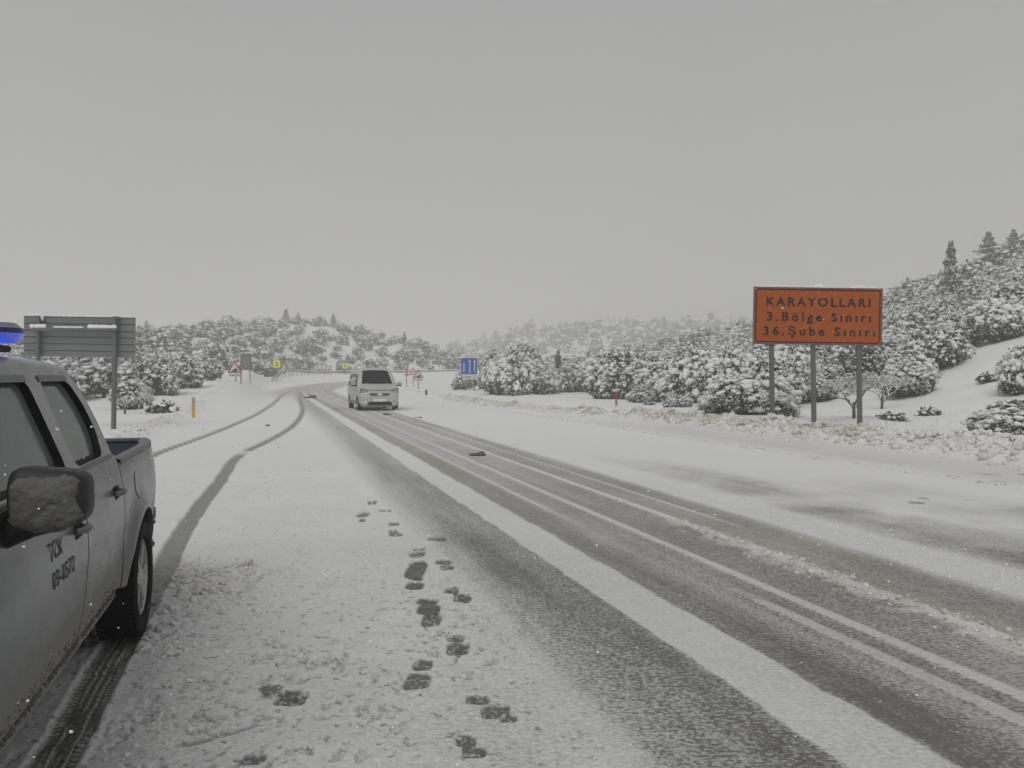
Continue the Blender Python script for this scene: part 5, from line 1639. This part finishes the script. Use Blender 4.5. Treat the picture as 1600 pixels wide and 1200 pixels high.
def keep(X, Y, rg):
    lat, _ = poly_coords(X, Y, CENTRE)
    U = X + 0.31 * Y
    r = np.hypot(X, Y); a = np.degrees(np.arctan2(X, Y))
    px = 800 + 1200 * X / np.maximum(Y, 1)
    ok = np.ones(X.shape, bool)
    rightside = (a > -1)
    # clear of the road, its verges and the bend
    road = (np.abs(lat) < 15) & ((X < 6) | (Y < 70)) | ((lat < 0) & (lat > -33) & (Y > 114) & (a < -2) & (a > -19.5) | ((lat < 0) & (lat > -20.5) & (Y > 92) & (a < -2) & (a > -16.5)))
    ok &= ~road
    ok &= ~(rightside & (Y < 70) & (U < 16.5))
    ok &= ~((~rightside) & (Y < 95) & (U > -4.5))
    # open snow around the orange sign and up the right slope
    ok &= ~((px > 1190) & (r < 29))
    ok &= ~((px > 1235) & (px < 1400) & (r < 37))
    ok &= ~((px > 845) & (px <= 1190) & (r < 35))
    ok &= ~((px > 845) & (px <= 965) & (r < 63))
    ok &= ~((px > 965) & (px <= 1025) & (r < 46))
    ok &= ~((px > 846) & (px <= 880) & (r < 90))
    gap1 = (px > 1370) & (px < 1700) & (r < 40)
    ok &= ~(gap1 & (rg.random(X.shape) < 0.85))
    ok &= ~((px > 1555) & (r < 48))
    # bare patches
    clear = fbm(X / 9 + 3, Y / 9, 301, 3)
    ok &= ~((clear > np.where(rightside & (px > 1150), np.where((px > 1380) & (r < 62), 0.50, 0.56), np.where(rightside, 0.59, 0.66))) & (rg.random(X.shape) < 0.92))
    # a bare strip climbing the right slope
    strip_ = np.abs(px - (1500 + (r - 45) * 1.6)) < 26
    ok &= ~(strip_ & (r > 38) & (r < 75) & (rg.random(X.shape) < 0.6))
    ok &= ~((px > 1540) & (r > 62) & (r < 78) & (rg.random(X.shape) < 0.8))
    # snow field in front of the guardrail and in the inside of the bend
    ok &= ~((a > -12) & (a < 1.0) & (r > 70) & (r < 146))
    return ok

near_sites = scatter(60000, 28, 150, 0.5, 40, 2.5, 400, keep) + scatter(60000, 38, 150, -42, 0.5, 2.65, 401, keep)
far_sites = scatter(60000, 150, 232, -40, 40, 3.3, 402, keep)
sites = near_sites + far_sites
# the largest in the picture first
def shows(x, y):
    px = abs(800 + 1200 * x / max(y, 1) - 800)
    return (0 if px < 830 else 1000) + math.hypot(x, y) * (1.0 if x > 0 else 1.0)
sites.sort(key=lambda p: shows(*p))
ZL = [('left hillside', lambda x, y: x < -0.02 * y), ('right hillside', lambda x, y: True)]
solo = sites[:262]
rest = sites[262:]
rng = np.random.default_rng(500)
ORD = {}
_u = 'zeroth first second third fourth fifth sixth seventh eighth ninth tenth eleventh twelfth thirteenth fourteenth fifteenth sixteenth seventeenth eighteenth nineteenth'.split()
WORDS = _u + [t + ('ieth' if not k else 'y-' + _u[k]) for t in ('twent', 'thirt', 'fort', 'fift') for k in range(10)]
for x, y in sorted(solo, key=lambda p: p[0] / p[1]):
    r = math.hypot(x, y); px = 800 + 1200 * x / y
    side = 'left' if x < 0 else 'right'
    if side == 'left':
        zone = 'behind the slatted sign' if px < 215 else ('above the left verge' if px < 345 else 'behind the left warning triangle')
        if px > 430: zone = 'beyond the guardrail'
    else:
        zone = 'between blue and orange sign' if px < 1176 else ('behind the orange sign' if px < 1385 else 'right of the orange sign')
    dist = 'lower' if r < 60 else ('middle' if r < 90 else 'upper')
    s = float(np.clip(rng.normal(0.98, 0.20), 0.6, 1.5))
    kind = f'mid{rng.integers(0, 5)}' if r < 95 else f'far{rng.integers(0, 3)}'
    no = ''
    s = s if r > 45 else s * 0.9
    if r < 62:
        ORD[zone] = ORD.get(zone, 0) + 1
        no = f', {WORDS[ORD[zone]]} from left'
    if rng.random() < 0.02:
        place(f'pine{rng.integers(0, 3)}', 'snowy_conifer', x, y, s * 0.9, rng.uniform(0, 6.28), (f'young snowy conifer at the hill foot {zone}' + no) if no else f'young snowy conifer on the {dist} hillside {zone}', 'conifer',
              f'conifers {zone}, {dist} hillside', s * rng.uniform(0.75, 1.1))
    else:
        place(kind, 'snowy_shrub', x, y, s * (0.9 if kind[0] == 'f' else 1.0), rng.uniform(0, 6.28), (f'snowy shrub at the hill foot {zone}' + no) if no else f'snow-laden shrub on the {dist} hillside {zone}', 'shrub',
              f'shrubs {zone}, {dist} hillside', s * rng.uniform(0.8, 1.25), detail=r < 70)

# conifers standing out on the two crests, drawn as they stand
def crest(px, r, H, W, label):
    x, y = r * (px - 800) / 1200 / math.hypot(1, (px - 800) / 1200), r / math.hypot(1, (px - 800) / 1200)
    place(f'pine{int(px) % 3}', 'snowy_conifer', x, y, W / 2 / 1.15, px * 0.7, label, 'conifer', None, H / 4.2)
for px, r, H, W, lab in ((1543, 118, 7.4, 5.6, 'tallest conifer on the right crest, its top highest on the skyline'), (1582, 122, 5.2, 3.8, 'slender conifer right of the tallest one on the right crest'),
                         (1418, 132, 4.6, 2.2, 'lone slim conifer on the skyline right of the orange sign'), (1236, 150, 6.5, 1.8, 'thin conifer tip rising above the top edge of the orange sign'),
                         (447, 212, 5.0, 3.6, 'tallest conifer on the crest of the left hill'), (466, 214, 4.0, 3.0, 'second conifer on the left hill crest just right of the tallest'),
                         (521, 212, 5.2, 3.2, 'conifer on the right shoulder of the left hill crest'),
                         (229, 205, 5.0, 3.0, 'misty conifer on the crest just right of the slatted sign'), (652, 180, 4.2, 3.2, 'conifer on the falling ridge above the right slope triangle'),
                         (676, 182, 3.6, 3.0, 'conifer at the low right end of the left ridge'), (735, 150, 4.6, 3.4, 'conifer peeping over the top of the blue lane sign')):
    crest(px, r, H * 0.74, W * 0.95, lab)

# all that is left of the scrub, and the woods far off, each as one mass
def mass(name, label, P, seed, variants, base_n, r, nleaf, ls, zscale=1.0, sx=1.0, tall=0.012):
    rg = np.random.default_rng(seed)
    octa = (np.array([(1, 0, 0), (-1, 0, 0), (0, 1, 0), (0, -1, 0), (0, 0, 1), (0, 0, -1)], float),
            np.array([(0, 2, 4), (2, 1, 4), (1, 3, 4), (3, 0, 4), (2, 0, 5), (1, 2, 5), (3, 1, 5), (0, 3, 5)]))
    kinds = []
    for k in range(variants):
        L = rnd_lobes(seed + k, 1.75, 2.0, 4)
        kinds.append(shrub_arrays(seed + k, L, base_n, r, nleaf, ls, octa, base_n, 0.92, 0.55, cone=None if k < variants - 2 else (1.25, 3.2)))
    SV, SF, SQ, LV, LF = [], [], [], [], []
    ns = nl = 0
    P = np.array(P)
    Z = terrain(P[:, 0], P[:, 1])
    for (x, y), z in zip(P, Z):
        k = rg.integers(0, variants - 2) if rg.random() > tall else variants - 1 - rg.integers(0, 2)
        sv, sf, lv, lf = kinds[k]
        a = rg.uniform(0, 6.28); s = sx * float(np.clip(rg.normal(1, 0.25), 0.55, 1.7)); h = s * rg.uniform(0.75, 1.2) * zscale
        M = np.array([[math.cos(a) * s, -math.sin(a) * s, 0], [math.sin(a) * s, math.cos(a) * s, 0], [0, 0, h]])
        SV.append(sv @ M.T + (x, y, z - 0.05)); SF.append(sf[0] + ns); SQ.append(sf[1] + ns); ns += len(sv)
        LV.append(lv @ M.T + (x, y, z - 0.05)); LF.append(lf + nl); nl += len(lv)
    SV, LV = np.concatenate(SV), np.concatenate(LV)
    SF, SQ, LF = np.concatenate(SF), np.concatenate(SQ), np.concatenate(LF) + len(SV)
    o = mk(name, np.concatenate([SV, LV]), [SF, SQ, LF], mats=[M_SNOW, M_LEAF], smooth_on=True, matidx=np.concatenate([np.zeros(len(SF) + len(SQ)), np.ones(len(LF))]))
    print(name, len(P), 'plants', len(SF) + 2 * (len(SQ) + len(LF)), 'tris')
    tag(o, label, 'scrub', kind='stuff')
Lr = [p for p in rest if p[0] < 0]; Rr = [p for p in rest if p[0] >= 0]
print('scatter', len(solo), len(Lr), len(Rr))
mass('hillside_scrub', 'dense snow-covered scrub thinning into mist on the upper left hill', Lr, 600, 6, 38, 0.36, 2, 0.20)
mass('hillside_scrub', 'dense snow-covered scrub on the upper right hill', Rr, 620, 6, 42, 0.34, 2, 0.19)
fs = scatter(9000, 360, 560, -12, 34, 6.5, 430, lambda X, Y, rg: np.ones(X.shape, bool))
print('far wood', len(fs))
mass('far_wood', 'pale far-off wood on the misty ridge behind the thickets', fs[:900], 640, 5, 16, 0.8, 2, 0.5, 1.15, 2.0, tall=0.35)

# ------------------------------------------------------------------ falling snow
rng = np.random.default_rng(900)
n = 900
yy = 1.2 + 11 * rng.random(n) ** 1.4
xx = rng.uniform(-0.75, 0.75, n) * yy + rng.normal(0, 0.3, n)
zz = rng.uniform(0.05, 1.52, n)
rad = rng.uniform(0.0014, 0.0040, n) * (0.75 + 0.10 * yy)
V, F = blobs(np.stack([xx, yy, zz], 1), rad, rng, ICO1, rough=0.3)
o = mk('falling_snow', V, F, M_SNOW)
tag(o, 'loose snowflakes falling in the air over road and truck', 'snowflakes', kind='stuff')

# ------------------------------------------------------------------ the misty air
hz = MB(); hz.box((0, 250, 19.0), (1500, 1500, 42.0))
m = bpy.data.materials.new("mist"); m.use_nodes = True
m.node_tree.nodes.clear()
ho = m.node_tree.nodes.new("ShaderNodeOutputMaterial"); hv = m.node_tree.nodes.new("ShaderNodeVolumePrincipled")
hv.inputs['Color'].default_value = (0.997, 0.993, 0.975, 1)
hv.inputs['Density'].default_value = HAZE if 'HAZE' in globals() else 0.0031
hv.inputs['Anisotropy'].default_value = 0.1
m.node_tree.links.new(hv.outputs[0], ho.inputs['Volume'])
h = hz.build('haze', m)
h['kind'] = 'stuff'
